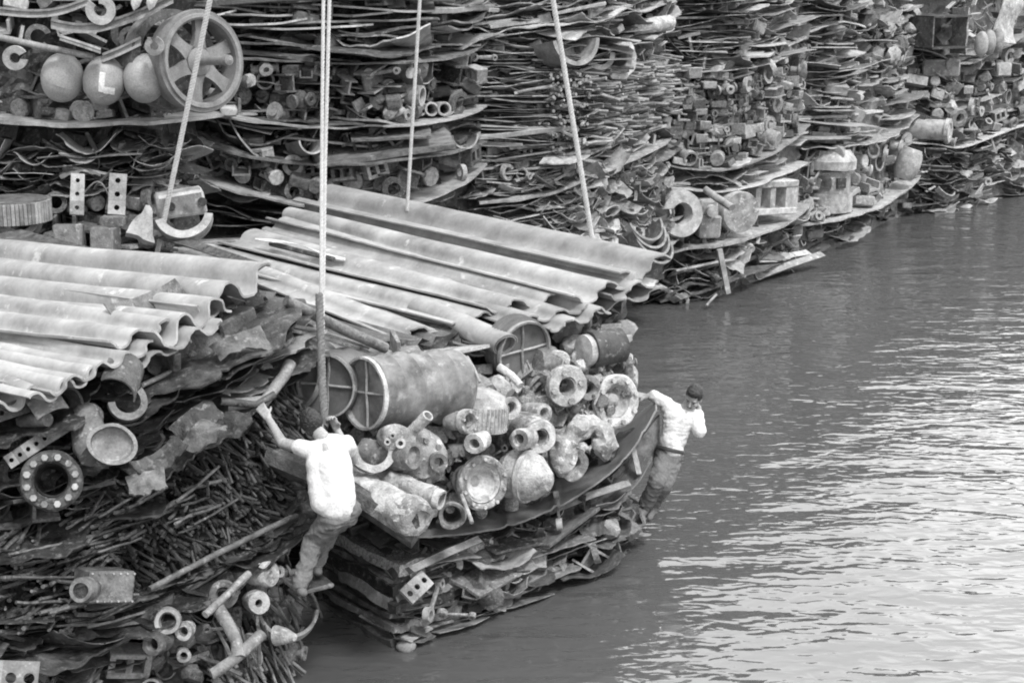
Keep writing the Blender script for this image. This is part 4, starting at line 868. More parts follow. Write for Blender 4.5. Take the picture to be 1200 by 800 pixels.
perf_bar((475,700),(500,676),22,15.3,15.5,3,'small perforated plate beside the corner slabs','mid')
# T-elbow pipe
root=thing('elbow_pipe','large two-mouthed elbow pipe with an oval open end beside the perforated bar','pipe',P(115,545,12.9))
mb=MB().tube([P(100,487,13.1),P(103,505,13.0),P(107,520,12.95),P(114,530,12.9)],0,16,rs=[m(16,13),m(20,13),m(21,13),m(22,13)]); mb.lump(0.02,6,1).build('neck','castd',root)
bm=bmesh.new(); bmesh.ops.create_icosphere(bm,subdivisions=3,radius=m(19,13)); bm.verts.index_update(); MB().add([v.co+P(102,490,13.15) for v in bm.verts],[tuple(v.index for v in f.verts) for f in bm.faces]).lump(0.02,5,4).build('dome','castd',root); bm.free()
T=facing(132,520,12.7,22,22,-20); T=T@Matrix.Diagonal((1.15,0.95,1,1))
MB().lathe([(m(21,13),0.0),(m(25,13),0.0),(m(25,13),-0.03),(m(22,13),-0.10),(m(21,13),-0.30),(m(17,13),-0.30),(m(18,13),-0.1)],32,T).lump(0.008,6,2).build('oval_mouth','castd',root)
MB().lathe([(0,-0.12),(m(21,13),-0.05),(m(21,13),-0.09),(0,-0.16)],24,T).lump(0.02,6,2).build('clogged_inside','mid',root)
flange(60,563,12.7,36,20,14,'heavy flange with a ring of lumpy bolts at the left side',mat='dark',body=24,bl=0.4,bolts=12,tilt=18,boltmat='mid',lump=0.006)
# curved plates upper left
T=facing(138,447,13.2,40,35,-40); MB().lathe([(m(24,13),-0.16),(m(26,13),-0.16),(m(26,13),0.16),(m(24,13),0.16)],20,T@Matrix.Rotation(1.2,4,'X'),0.2,2.6).build('bent_flap','midd',label='smooth bent flap folded over the small ring left of centre in the near bundle',cat='plate')
T=facing(150,470,13.1,20,25,0); MB().ring(m(23,13),m(15,13),-0.1,0.02,26,T,PI,2*PI+0.7).lump(0.008,6,1).build('half_collar','midd',label='half collar cupped under the bent flap',cat='collar')
T=facing(80,472,13.0,60,20,0); MB().ring(m(20,13),m(16,13),-0.1,0.02,26,T,-1.2,2.0).build('cut_ring','dark',label='dark cut ring left of the bent flap',cat='ring')
T=facing(50,480,12.9,25,30,20); MB().lathe([(m(26,13),-0.1),(m(28,13),-0.1),(m(28,13),0.12),(m(26,13),0.12)],14,T@Matrix.Rotation(1.3,4,'X'),0.6,2.2).build('curved_plate','mid',label='shiny curved plate piece above the perforated bar',cat='plate')
MB().cyl(m(8,13),-0.15,0.12,16,facing(42,492,12.8,60,10)).build('short_roller','midd',label='short round roller under the shiny curved plate',cat='roller')
for i,(pts,w,mt,lb) in enumerate([([(165,452,13.6),(200,436,13.9),(240,432,14.1),(258,444,14.2)],0.02,'mid','thin hoop edge curving over the middle of the near bundle'),([(265,475,14.2),(310,470,14.4),(333,440,14.6),(340,425,14.7)],0.05,'mid','curved pipe sweeping up to the leaning barrels'),([(258,470,14.1),(300,474,14.3),(322,462,14.4)],0.03,'midd','dark curved strip beside the sweeping pipe')]):
    MB().tube([P(*p) for p in pts],w,10).build('curved_pipe',mt,label=lb,cat='pipe')
for i,(x,y,w,h,Z,a,rl,mt,lb) in enumerate([(232,492,62,20,13.6,20,30,'dark','large ragged torn plate, mottled, in the middle of the near bundle'),(185,540,70,18,13.2,25,28,'dark','ragged plate pointing right above the rods'),(240,510,50,20,13.5,30,35,'midd','pale ragged tongue of plate over the rods'),(172,565,44,22,12.9,10,10,'midd','bent plate below the elbow pipe mouth'),(283,400,70,20,14.1,15,25,'midd','dull torn flap under the near corrugated sheets')]):
    T=facing(x,y,Z,a,50,rl); rg=random.Random(i+40); f=plate_fn(rg,0.12,0.16); W=m(w,Z);H=m(h,Z)
    MB().sheet(lambda u,v:Vector(((f(u,v)[0])*W,(f(u,v)[1]-0.5)*H*1.5,f(u,v)[2]*0.6)),20,8,0.014,T).build('torn_plate',mt,label=lb,cat='plate')
# tube + riveted box
pipe([(120,684,13.2),(108,688,13.0),(97,691,12.75)],15,'short open tube beside the riveted box','midd',Z=12.8,hexed=False,lump=0.004)
T=facing(132,688,12.95,38,12,-14); root=thing('riveted_box','dark riveted box of plates low in the near bundle','box',T.translation-Vector((0,0,0.2)))
MB().box((0,0,-0.16),(m(56,13),m(38,13),0.3),T,ch=0.012).build('case','midd',root); caseo=bpy.data.objects[[o.name for o in bpy.data.objects if o.parent==root][0]]
for k in range(14):
    a_=k/7; x=(-0.46+0.92*((k%7)/6))*m(56,13); y=(0.42 if k<7 else -0.42)*m(38,13)
    MB().cyl(0.008,0,0.012,8,T@Matrix.Translation((x,y,-0.008))).build('rivet','mid',caseo)
# long pale poles
pipe([(175,690,13.3),(255,648,13.9),(342,606,14.5)],3.6,'long dull pole slanting up to the climbing man','midd',Z=14,lump=0.004)
pipe([(240,720,13.6),(262,700,13.8),(287,676,14.0)],4.5,'straight speckled pole above the forked pipe','mid',Z=13.8,lump=0.004)
root=thing('forked_pipe','Y-shaped pipe near the bottom of the near bundle','pipe',P(280,775,13.6))
MB().tube([P(256,713,13.8),P(268,730,13.6),P(276,750,13.5),P(279,770,13.4)],m(8,13.6),14).lump(0.02,7,2).build('upper_arm','castd',root)
MB().tube([P(306,742,13.7),P(290,758,13.5),P(276,772,13.4),P(248,790,13.3)],m(7,13.6),14).lump(0.02,7,4).build('lower_arm','castd',root)
for i,(px,py,r,h,a,mt,lb) in enumerate([(215,740,11,5,0,'cast','eye ring of a connecting rod near the bottom'),(196,728,16,9,10,'mid','dull ring left of the forked pipe'),(304,706,14,4,30,'cast','pale lumpy wheel below the foot of the climbing man'),(262,697,17,8,10,'castd','rusted valve wheel plate beside the speckled pole'),(178,755,14,7,-20,'midd','dark ring in the lower middle of the near bundle'),(318,672,15,3,60,'white','pale bulb-like cap beside the foot of the climbing man'),(216,768,9,4,20,'castd','small hub under the connecting rod eye')]):
    flange(px,py,ST['L'].Z(px)-0.5,r,h,a,lb,mat=mt,body=r*0.9,bl=0.2,tilt=15,lump=0.01,bolts=0,name='round_casting',cat='casting')
T=facing(338,712,14.6,20,40,0); MB().ring(m(36,14.6),m(32,14.6),-0.14,0.0,30,T,PI*1.02,2*PI-0.2).build('curved_hoop','mid',label='thin curved blade cupped under the boots of the climbing man',cat='strip')
MB().lathe([(0,0),(m(12,14.6),0.02),(m(9,14.6),0.12),(m(4,14.6),0.2),(0,0.2)],14,facing(322,744,14.4,60,10)).lump(0.015,7,1).build('cast_bulb','white',label='white knob sticking out above the hanging rods',cat='knob')
# ---------------- stack A pieces
def gl(px,py,rx,ry,label,mark=False):
    Z=19.9; c=P(px,py,Z); bm=bmesh.new(); bmesh.ops.create_uvsphere(bm,u_segments=40,v_segments=24,radius=1.0); bm.verts.index_update()
    R0=m(rx,Z); T=Matrix.Translation(c)@Matrix.Rotation(math.radians(12),4,'Y')@Matrix.Diagonal((R0,R0,m(ry,Z),1))
    root=thing('steel_globe',label,'sphere',c-Vector((0,0,m(ry,Z))))
    MB().add([v.co.copy() for v in bm.verts],[tuple(v.index for v in f.verts) for f in bm.faces],T).lump(0.006,4,px).build('shell','sphere',root); bm.free()
    MB().lathe([(0.98,-0.012),(1.008,-0.012),(1.008,0.012),(0.98,0.012)],40,T@Matrix.Rotation(0.5,4,'X')@Matrix.Rotation(px*0.7,4,'Z')@Matrix.Rotation(0.3,4,'Y')).build('seam','mid',root)
    if mark:
        for (u0,u1,v0,v1) in ((-0.22,0.05,-0.42,0.50),(0.05,0.50,-0.46,-0.14)):
            def fn(u,v):
                x=lerp(u0,u1,u)+0.12*(0.5-v)*0.6*(1 if u0<0 else 0)+0.22; z=lerp(v0,v1,v)*0.85
                y=-math.sqrt(max(0,1.03-x*x-z*z)); return T@Vector((x,y,z))
            MB().sheet(fn,5,8,0.004).build('painted_mark','paint',root)
    return root
gl(73,91,24.5,29,'leftmost of the three steel globes beside the spoked wheel')
gl(122,95,24.5,29,'middle steel globe with a white L-shaped paint mark',True)
gl(170,92,25,29,'rightmost steel globe, touching the spoked wheel')
# spoked wheel: outer r 60 px, rotated to look narrow
Z=20.0; T=facing(236,72,Z,47,4); R0=m(60,Z); root=thing('iron_flywheel','big flanged iron wheel with six spokes behind the left rope','wheel',T.translation-Vector((0,0,R0)))
MB().lathe([(R0*0.80,0.03),(R0*0.84,0.05),(R0*0.90,0.05),(R0*0.92,0.02),(R0*0.985,0.02),(R0,0.0),(R0,-0.05),(R0*0.95,-0.08),(R0*0.93,-0.24),(R0*0.80,-0.24)],64,T).build('tyre','wheel',root)
for k in range(6):
    Tk=T@Matrix.Rotation(math.radians(60*k+20),4,'Z'); mb=MB()
    mb.sheet(lambda u,v:Vector((lerp(R0*0.16,R0*0.82,u),(v-0.5)*lerp(0.26,0.20,u)*R0*(1+0.6*(2*u-1)**2),-0.08)),10,4,0.07,Tk).build('spoke','wheel',root)
MB().lathe([(0,0.0),(R0*0.17,0.0),(R0*0.27,-0.03),(R0*0.27,-0.2),(0,-0.2)],28,T).build('hub','wheel',root)
MB().lathe([(0,0.52),(R0*0.10,0.50),(R0*0.11,0.44),(R0*0.085,0.42),(R0*0.085,0.0),(0,0.0)],20,T).build('axle_stub','wheel',root)
# a second wheel rim just behind
MB().ring(R0*0.98,R0*0.8,-0.5,-0.32,48,T@Matrix.Translation((-0.12,0.03,0))).build('spare_flywheel','midd',label='dark second wheel rim just behind the spoked wheel',cat='wheel')
def rail(pts,Z,w,h,label,mat='mid',name='bowed_girder',ys=0):
    n=24; x0,x1=pts[0][0],pts[-1][0]
    def fn(u,v):
        px=lerp(x0,x1,u); return P(px,interp_s(pts,px)+(v-0.5)*h,Z)
    mb=MB().sheet(fn,n,2,w)
    for off in(-h/2,h/2):
        mb.sheet(lambda u,v:P(lerp(x0,x1,u),interp_s(pts,lerp(x0,x1,u))+off,Z-0.06+v*0.16),n,1,0.025)
    return mb.build(name,mat,label=label,cat='beam')
rail([(-40,8),(0,13),(40,16),(70,13),(102,2)],19.6,0.02,7,'upper left bowed beam above the steel globes')
rail([(60,28),(90,33),(120,31),(160,18),(203,-2)],19.5,0.02,9,'bowed channel beam sagging over the steel globes')
rail([(120,68),(140,60),(165,48)],19.7,0.02,8,'short bent end of a beam above the middle globe')
MB().tube([P(-40,36,19.5),P(0,44,19.5),(P(50,55,19.5)),P(110,67,19.5)],m(4,19.5),10).build('long_pipe','mid',label='long thin pipe slanting down over the leftmost globe',cat='pipe')
rail([(70,44),(95,52),(118,60)],19.4,0.02,4,'thin triangular brace arm above the globes')
for px,py,r,rot,lb in((18,68,14,0.0,'C-shaped hook left of the globes'),(118,12,17,1.9,'large C-shaped hook above the middle globe'),(181,54,11,1.5,'small C-shaped hook above the rightmost globe')):
    MB().ring(m(r,19.5),m(r*0.42,19.5),-0.05,0.05,28,facing(px,py,19.4,10,0),0.5+rot,2*PI-0.2+rot).build('open_hook','mid',label=lb,cat='hook')
for px,lb in((160,'left of two white bulbs at the top edge'),(178,'right of two white bulbs at the top edge')):
    MB().lathe([(0,0.12),(m(5,19.5),0.06),(m(6.5,19.5),-0.02),(m(4,19.5),-0.14),(0,-0.16)],16,Matrix.Translation(P(px,0,19.3))@Matrix.Rotation(0.3,4,'Y')@Matrix.Rotation(PI,4,'X')@Matrix.Scale(1,4)).build('white_bulb','paint',label=lb,cat='bulb')
mb=MB().box((0,0,0),(m(22,20),m(11,20),0.5),facing(268,130,22.6,10,0),ch=0.02); mb.build('loose_block','light',label='pale block lying on the plate right of the spoked wheel',cat='block')
# lower A
T=facing(22,243,19.4,12,60); root=thing('toothed_gear','wide toothed gear lying flat at the left edge','gear',T.translation-Vector((0,0,0.1)))
T=Matrix.Translation(P(15,246,19.5)); R0=m(42,19.5); MB().cyl(R0*0.96,-0.12,0.12,60,T).build('gear_disc','midd',root)
mb=MB()
for k in range(60): mb.box((0,0,0),(0.05,0.035,0.22),T@Matrix.Rotation(2*PI*k/60,4,'Z')@Matrix.Translation((R0*0.99,0,0)))
mb.build('teeth','mid',root)
for px,py,w,h,a,lb in((80,278,34,30,8,'square rough iron slab standing at the foot of the wheel stack'),(118,281,30,30,-12,'smaller square iron slab beside the first one')):
    MB().box((0,0,-0.1),(m(w,19.3),m(h,19.3),0.2),facing(px,py,19.3,a,5),ch=0.015).lump(0.015,6,w).build('square_block','castd',label=lb,cat='slab')
perf_bar((90,252),(91,204),16,19.3,19.3,3,'upright bar with three holes, left of the pair','mid',name='upright_bar',th=0.12)
perf_bar((136,252),(139,204),20,19.3,19.3,3,'upright bar with three holes, right of the pair','mid',name='upright_bar',th=0.12)
mb=MB().box((0,0,-0.15),(m(58,19.6),m(30,19.6),0.3),facing(213,240,19.8,18,0,6),ch=0.03); root=mb.lump(0.02,4,2).build('bored_casting','mid',label='long casting with two bored holes beside the left rope',cat='casting')
for dx in(-0.12,0.22):
    MB().cyl(0.05,0,0.012,14,facing(213,240,19.8,18,0,6)@Matrix.Translation((dx,0.0,0.01))).build('bore','dark',parent=root)  # dark discs on the face paint the shade of two holes
for px,py,r,lb in((215,262,34,'toothed arc casting under the bored casting'),(22,268,26,'dark arc casting below the toothed gear')):
    T=facing(px,py-12,19.4,10,35); MB().ring(m(r,19.4),m(r*0.72,19.4),-0.1,0.05,30,T,PI*1.1,2*PI-0.1).lump(0.006,6,2).build('arc_casting','mid',label=lb,cat='casting')
T=facing(168,262,19.3,20,30,-20); MB().sheet(lambda u,v:Vector(((u-0.5)*m(34,19.3)*(1-v*0.8),(v-0.5)*m(44,19.3),0.02*u)),8,8,0.07,T).lump(0.05,4,3).lump(0.02,12,3).build('wedge_plate','mid',label='pale triangular plate standing next to the left rope',cat='plate')
for k,px in enumerate((493,506,521)):
    flange(px,128,24.6,8.5,5.5,14,['left','middle','right'][k]+' one of three small round pipe ends in a row behind the thin rope',mat='light',body=8,bl=0.7,tilt=4,lump=0.004,name='pipe_end',cat='pipe')
# B half tubes
for x,y,r,lb in((366,172,16,'half-round gutter piece beside the double rope'),(545,166,18,'pale upturned half-round shell at the end of the curved plates')):
    T=facing(x,y-8,ST['B'].Z(x)-0.5,25,10); MB().ring(m(r,24),m(r*0.88,24),-0.6,0,22,T,PI,2*PI).build('half_shell','mid' if x<500 else 'light',label=lb,cat='shell')
# C pale ring
flange(728,70,28.0,25,15,34,'pale crusted iron ring with a wide open throat, high in the stacks',mat='white',body=20,bl=0.6,tilt=0,lump=0.03,name='pale_ring',cat='ring',rim=0.16)
T=facing(690,85,27.0,10,0); MB().ring(m(34,27.2),m(29,27.2),-0.5,0.0,26,facing(675,42,26.6,35,10),PI*1.05,2*PI-0.1).build('curved_shell','mid',label='large curved shell piece left of the pale iron ring',cat='shell')
MB().ring(m(20,27.8),m(14,27.8),-0.3,0,26,facing(702,62,27.2,20,20),PI,2*PI).build('curved_shell','light',label='small curved shell tucked against the pale iron ring',cat='shell')
for k in range(4):
    px=752+4*k; MB().ring(m(26,28.8),m(23,28.8),-0.3,0.1,26,facing(px,262+9*k,28.6,40,35),PI*1.0,2*PI).build('nested_shell','mid',label='nested curved shell, %s of four above the far sheets'%['topmost','second','third','lowest'][k],cat='shell')
flange(707,293,26.0,10,6,18,'small open pipe mouth at the foot of the rightmost rope',mat='cast',body=9,bl=0.5,tilt=5)
# C dark side fitting: bundle plate + D tube
pipe([(740,33,29.4),(760,30,29.6),(784,27,29.9)],9,'white-topped tube lying between the third and fourth stack near the top','white',Z=29.6)
# D pieces
flange(800,251,30.6,29,12,24,'thick iron ring like a tyre standing on the pale plate by the water',mat='light',body=28,bl=0.5,tilt=4,lump=0.01,name='thick_ring',cat='ring',rim=0.42,inner='midd')
mb=MB(); T=facing(832,266,31.2,10,0); mb.box((0,0,-0.2),(m(26,31),m(26,31),0.5),T,ch=0.03); mb.box((0,m(20,31),-0.25),(m(22,31),m(22,31),0.4),T,ch=0.03); mb.cyl(m(7,31),0,0.12,16,T@Matrix.Translation((0,m(20,31),0))); mb.lump(0.02,4,2).build('gear_housing','light',label='pale boxy housing between the thick ring and the round drum',cat='housing')
T=facing(869,249,31.4,24,0); root=thing('round_drum','pale solid drum with a flat round face beside the slotted casting','drum',T.translation-Vector((0,0,0.4)))
MB().lathe([(0,0.02),(m(24,31.4),0.0),(m(24.5,31.4),-0.03),(m(23,31.4),-0.6),(0,-0.6)],36,T).lump(0.012,3,2).build('drum_shell','light',root)
MB().tube([P(826,222,30.8),P(840,232,30.6),P(858,244,30.3)],m(4.5,30.8),10).lump(0.02,6,1).build('stout_bar','mid',label='stout bar leaning against the face of the round drum',cat='bar')
T=facing(912,232,33.4,38,0,-4); mb=MB()
W=m(70,33.4);H=m(38,33.4)
for yy in(-0.42,0.42): mb.box((0,yy*H,-0.25),(W,0.22*H,0.5),T,ch=0.02)
for xx in(-0.46,-0.1,0.36): mb.box((xx*W,0,-0.25),((0.12 if xx<0.3 else 0.3)*W,0.64*H,0.46),T)
mb.box((0,0,-0.42),(W*0.9,H*0.7,0.05),T); mb.lump(0.015,3,2).build('slotted_block','light',label='long pale casting with two square openings by the water',cat='casting')
mb=MB(); T=facing(848,318,31.0,20,0,14); mb.box((0,0,0),(0.09,0.8,0.06),T); mb.build('leaning_strut','light',label='short pale strut propped under the long pale plate',cat='strut')
for i,(x0,y0,x1,y1,Z,lb) in enumerate([(872,330,960,298,33.0,'rough beam lying in the water at the foot of the stacks'),(905,305,945,296,34.0,'pale chunk of plate awash beside the rough beam'),(790,350,846,330,31.0,'wet plank awash just beyond the corrugated sheets')]):
    MB().tube([P(x0,y0,Z),P((x0+x1)/2,(y0+y1)/2,Z+.8),P(x1,y1,Z+1.7)],0.13,4,flat=0.5).lump(0.03,3,i).build('awash_timber',['light','light','midd'][i],label=lb,cat='beam')
MB().tube([P(840,345,30.8),P(833,352,30.7),P(828,358,30.6)],0.02,6).build('thin_stick','light',label='thin stick poking out of the water beside the near end of the stacks',cat='stick')
# E pieces
T=facing(968,212,36.6,0,0); root=thing('stepped_casting','stepped round casting with square holes, on the pale plate','casting',P(970,252,36.8))
Tc=Matrix.Translation(P(970,246,37.2)); 
MB().lathe([(0,0),(m(28,37),0),(m(28,37),m(22,37)),(0,m(22,37))],30,Tc).build('base_drum','light',root)
MB().lathe([(0,m(22,37)+.003),(m(25,37),m(22,37)+.003),(m(24,37),m(48,37)),(0,m(48,37))],30,Tc).build('upper_drum','mid',root)
for a_ in(-1.9,-1.2): MB().box((0,0,0),(0.06,0.2,0.2),Tc@Matrix.Translation((m(25,37)*math.cos(a_),m(25,37)*math.sin(a_),m(35,37)))@Matrix.Rotation(a_,4,'Z')).build('hole_shade_block','dark',root)  # solid dark blocks paint the shade of the square openings
MB().lathe([(0,m(50,37)),(m(30,37),m(50,37)),(m(31,37),m(60,37)),(m(22,37),m(72,37)),(0,m(72,37))],30,Tc).lump(0.02,4,1).build('dished_lid','light',root)
T=Matrix.Translation(P(1064,192,40.2))@Matrix.Rotation(0.3,4,'Y'); bm=bmesh.new(); bmesh.ops.create_uvsphere(bm,u_segments=28,v_segments=16,radius=1); bm.verts.index_update()
MB().add([Vector((v.co.x*m(15,40),v.co.y*m(15,40),max(-0.7,min(0.7,v.co.z))*m(26,40))) for v in bm.verts],[tuple(v.index for v in f.verts) for f in bm.faces],T).build('white_tank','light',label='small white tank at the right end of the round castings',cat='tank'); bm.free()
flange(1024,176,38.6,10,6,30,'upright oval ring above the tangled parts, left of the white tank',mat='light',body=9,bl=0.2,name='oval_ring',cat='ring')
# F pieces
T=facing(1116,38,41.4,30,0); root=thing('open_box','black open box body with a white panel on its side, near the top right','box',P(1110,58,41.6))
mb=MB(); W=m(60,41.5);H=m(40,41.5)
mb.box((0,H*0.45,-0.5),(W,0.04,1.0),T); mb.box((0,-H*0.45,-0.5),(W,0.04,1.0),T); mb.box((0,0,-1.0),(W,H*0.9,0.04),T); mb.box((-W*0.49,0,-0.5),(0.04,H*0.85,0.98),T); mb.build('case','midd',root)
MB().box((0,0,-0.9),(W*0.9,H*0.8,0.05),T).build('inside_shade_panel','dark',root)  # added dark panel, puts the shade inside the open box into colour
MB().sheet(lambda u,v:Vector((W*0.5+0.12*u,(v-0.5)*H*1.35,-0.1-0.6*u)),3,5,0.04,T).lump(0.05,3,1).build('side_panel','white',root)
for k,px in enumerate((1150,1159,1169)):
    bm=bmesh.new(); bmesh.ops.create_uvsphere(bm,u_segments=20,v_segments=14,radius=1); bm.verts.index_update()
    MB().add([Vector((v.co.x*m(8,43),v.co.y*m(8,43),v.co.z*m(15,43)))+P(px,52-2*k,42.6+k*0.4) for v in bm.verts],[tuple(v.index for v in f.verts) for f in bm.faces]).build('egg_tank','mid',label='%s of three egg-shaped tanks right of the white panel'%['left','middle','right'][k],cat='tank'); bm.free()
MB().sheet(lambda u,v:P(1170+22*u+6*math.sin(v*6),lerp(-14,50,v),43.4+u*0.6),6,8,0.04).lump(0.08,2,3).build('white_sheet','white',label='tall white bent sheet hanging at the top right corner',cat='sheet')
T=facing(1112,153,41.8,62,0); root=thing('long_cylinder','long horizontal pale cylinder resting on a plate in the farthest stack','cylinder',P(1088,165,42))
MB().lathe([(0,0.0),(m(12,42),0.0),(m(12,42),-1.6),(0,-1.6)],26,T).build('cylinder_shell','light',root)
MB().ring(m(14,42),m(9,42),-0.06,0.03,26,T).build('end_ring','white',root)
mb=MB().box((0,0,-0.3),(m(44,42),m(20,42),0.6),facing(1104,80,42.2,0,0),ch=0.04); mb.build('grey_crate','mid',label='plain grey box below the bent plate in the farthest stack',cat='box')
mb=MB().box((0,0,-0.3),(m(22,42),m(17,42),0.6),facing(1178,82,44.2,20,0),ch=0.04); mb.build('grey_crate','light',label='small grey box near the right edge, level with the longer one',cat='box')
# ---------------- ropes
def rope(pts, r, label, mat='rope', name='sling_rope', pitch=0.10):
    q=[Vector(p) for p in pts]; d=[]; L=0
    for i in range(len(q)-1):
        n=max(2,int((q[i+1]-q[i]).length/(pitch/9)))
        for k in range(n): d.append(q[i].lerp(q[i+1],k/n))
    d.append(q[-1]); mb=MB()
    ax=(q[-1]-q[0]).normalized(); s=ax.cross(Vector((0,1,0.2))).normalized(); u=ax.cross(s)
    for st_ in range(3):
        path=[]; Lc=0
        for i,p in enumerate(d):
            if i: Lc+=(p-d[i-1]).length
            a_=2*PI*Lc/pitch+2*PI*st_/3
            path.append(p+(s*math.cos(a_)+u*math.sin(a_))*r*0.34)
        mb.tube(path,r*0.66,7)
    return mb.build(name,mat,label=label,cat='rope')
rope([P(183,302,19.6),P(246,0,18.4),P(331,-400,17.2)],0.029,'thick pale sling rope in front of the spoked wheel')
rope([P(378,400,15.1),P(381,190,15.3),P(386,0,15.3),P(392,-300,15.3)],0.017,'right one of the two pale ropes running down together to the corrugated sheets')
rope([P(376,398,15.0),P(377,190,15.2),P(379,0,15.2),P(381,-300,15.2)],0.016,'left one of the two pale ropes running down together to the corrugated sheets')
rope([P(374,345,14.9),P(376,400,14.75),P(378,460,14.5),P(381,500,14.35)],0.034,'thick dark wet rope end gripped by the climbing man',mat='roped',pitch=0.10)
rope([P(477,247,21.5),P(492,0,20.6),P(508,-300,19.6)],0.022,'thin pale rope second from the right, in front of the machine parts')
rope([P(696,292,19.6),P(648,0,18.6),P(600,-300,17.6)],0.029,'pale rope farthest right, slanting across the pale-ring stack')
# ================================================================ people
def remesh(mb, name, voxel, smooth, mat, parent, wr=0.0, wsc=18, seed=0, smf=0.6):
    """one continuous skin grown over the limbs"""
    for v in mb.v: v-=WORG[parent.name]
    me=mb.mesh(name+'_src',None); o=bpy.data.objects.new(name+'_src',me); C.objects.link(o)
    r=o.modifiers.new('r','REMESH'); r.mode='VOXEL'; r.voxel_size=voxel; r.use_smooth_shade=True
    s=o.modifiers.new('s','SMOOTH'); s.factor=smf; s.iterations=smooth
    dg=bpy.context.evaluated_depsgraph_get(); me2=bpy.data.meshes.new_from_object(o.evaluated_get(dg)); me2.name=name
    bpy.data.objects.remove(o); bpy.data.meshes.remove(me)
    if wr>0:
        nn=[v.normal.copy() for v in me2.vertices]
        for v,n_ in zip(me2.vertices,nn):
            q=v.co*wsc; k=1-abs(noise.noise(Vector((q.x*0.8,q.y*0.8,q.z*1.6+seed)))*2.2)
            k2=1-abs(noise.noise(Vector((q.x*1.9+q.z,q.y*1.9,q.z*2.0+seed+9)))*2.2)
            v.co+=n_*wr*(k+0.45*k2-0.9)
    me2.materials.clear(); me2.materials.append(M[mat])
    me2.shade_smooth()
    ob=bpy.data.objects.new(name,me2); C.objects.link(ob); ob.parent=parent; WORG[ob.name]=WORG[parent.name]; return ob
def capsule(mb,a,b,ra,rb,seg=14,flat=1.0,fd=None):
    a=Vector(a);b=Vector(b); d=b-a; L=max(d.length,1e-5); ax=d/L
    s=(fd.cross(ax) if fd is not None else ax.cross(Vector((0.1,0.9,0.3)))).normalized(); u=ax.cross(s)
    rings=[]
    for k in range(5):
        t=-PI/2+k*PI/8; rings.append((a+ax*ra*math.sin(t),ra*math.cos(t)+1e-4))
    for k in range(5):
        t=k*PI/8; rings.append((b+ax*rb*math.sin(t),rb*math.cos(t)+1e-4))
    vs=[];
    for c,r in rings:
        vs+=[c+s*r*math.cos(2*PI*i/seg)+u*r*flat*math.sin(2*PI*i/seg) for i in range(seg)]
    n=len(rings); fs=[(j*seg+i,j*seg+(i+1)%seg,(j+1)*seg+(i+1)%seg,(j+1)*seg+i) for j in range(n-1) for i in range(seg)]
    vs+=[rings[0][0],rings[-1][0]]; o=n*seg
    fs+=[(o,(i+1)%seg,i) for i in range(seg)]+[(o+1,(n-1)*seg+i,(n-1)*seg+(i+1)%seg) for i in range(seg)]
    mb.add(vs,fs)
def ellip(mb,c,rx,ry,rz,Rm=None):
    bm=bmesh.new(); bmesh.ops.create_uvsphere(bm,u_segments=18,v_segments=12,radius=1); bm.verts.index_update()
    T=Matrix.Translation(c)@(Rm.to_4x4() if Rm else I4)@Matrix.Diagonal((rx,ry,rz,1))
    mb.add([v.co.copy() for v in bm.verts],[tuple(v.index for v in f.verts) for f in bm.faces],T); bm.free()
def hand(mb, wrist, direction, palmn, side, curl=0.6, spread=0.10):
    """palm + five fingers. direction: along palm, palmn: away from back of hand (towards what is gripped), side: thumb side"""
    d=Vector(direction).normalized(); n=(Vector(palmn)-d*d.dot(Vector(palmn))).normalized(); s=d.cross(n).normalized()
    if s.dot(Vector(side))<0: s=-s
    w=Vector(wrist)
    for k in (-1,0,1): capsule(mb, w+s*0.018*k, w+d*0.085+s*0.026*k, 0.017,0.015)
    for k,(off,ln) in enumerate([(0.034,0.070),(0.012,0.080),(-0.011,0.074),(-0.033,0.058)]):
        p=w+d*0.088+s*off; dd=(d+s*(off*spread*20*0.15)).normalized(); r=0.0095
        for j,fr in enumerate((0.45,0.32,0.23)):
            a=curl*(j+0.5); q=p+(dd*math.cos(a)+n*math.sin(a))*ln*fr; capsule(mb,p,q,r,r*0.92,10); p=q; r*=0.92
    p=w+d*0.025+s*0.030; q=p+(s*0.7+d*0.6+n*0.35).normalized()*0.038; capsule(mb,p,q,0.013,0.011,10)
    q2=q+(d*0.7+n*0.6+s*0.15).normalized()*0.032; capsule(mb,q,q2,0.0105,0.009,10)
def head(mb, c, f, up, sc=1.0):
    """c centre of skull, f face direction, up crown direction"""
    f=Vector(f).normalized(); up=(Vector(up)-f*f.dot(Vector(up))).normalized(); s=up.cross(f).normalized()
    Rm=Matrix((s,f,up)).transposed()
    q=lambda x,y,z: Vector(c)+(s*x+f*y+up*z)*sc
    ellip(mb,q(0,-0.005,0.02),0.078*sc,0.098*sc,0.10*sc,Rm)
    ellip(mb,q(0,0.02,-0.055),0.058*sc,0.068*sc,0.07*sc,Rm)
    ellip(mb,q(0,0.055,-0.095),0.030*sc,0.030*sc,0.022*sc,Rm)       # chin
    capsule(mb,q(0,0.092,0.005),q(0,0.112,-0.032),0.009*sc,0.015*sc,10) # nose
    capsule(mb,q(-0.04,0.083,0.02),q(0.04,0.083,0.02),0.012*sc,0.012*sc,10) # brow
    capsule(mb,q(-0.020,0.088,-0.064),q(0.020,0.088,-0.064),0.008*sc,0.008*sc,8) # lips
    for k in(-1,1):
        ellip(mb,q(0.078*k,-0.005,-0.015),0.010*sc,0.020*sc,0.032*sc,Rm)
        ellip(mb,q(0.045*k,0.066,-0.03),0.022*sc,0.02*sc,0.02*sc,Rm)
    return q,Rm
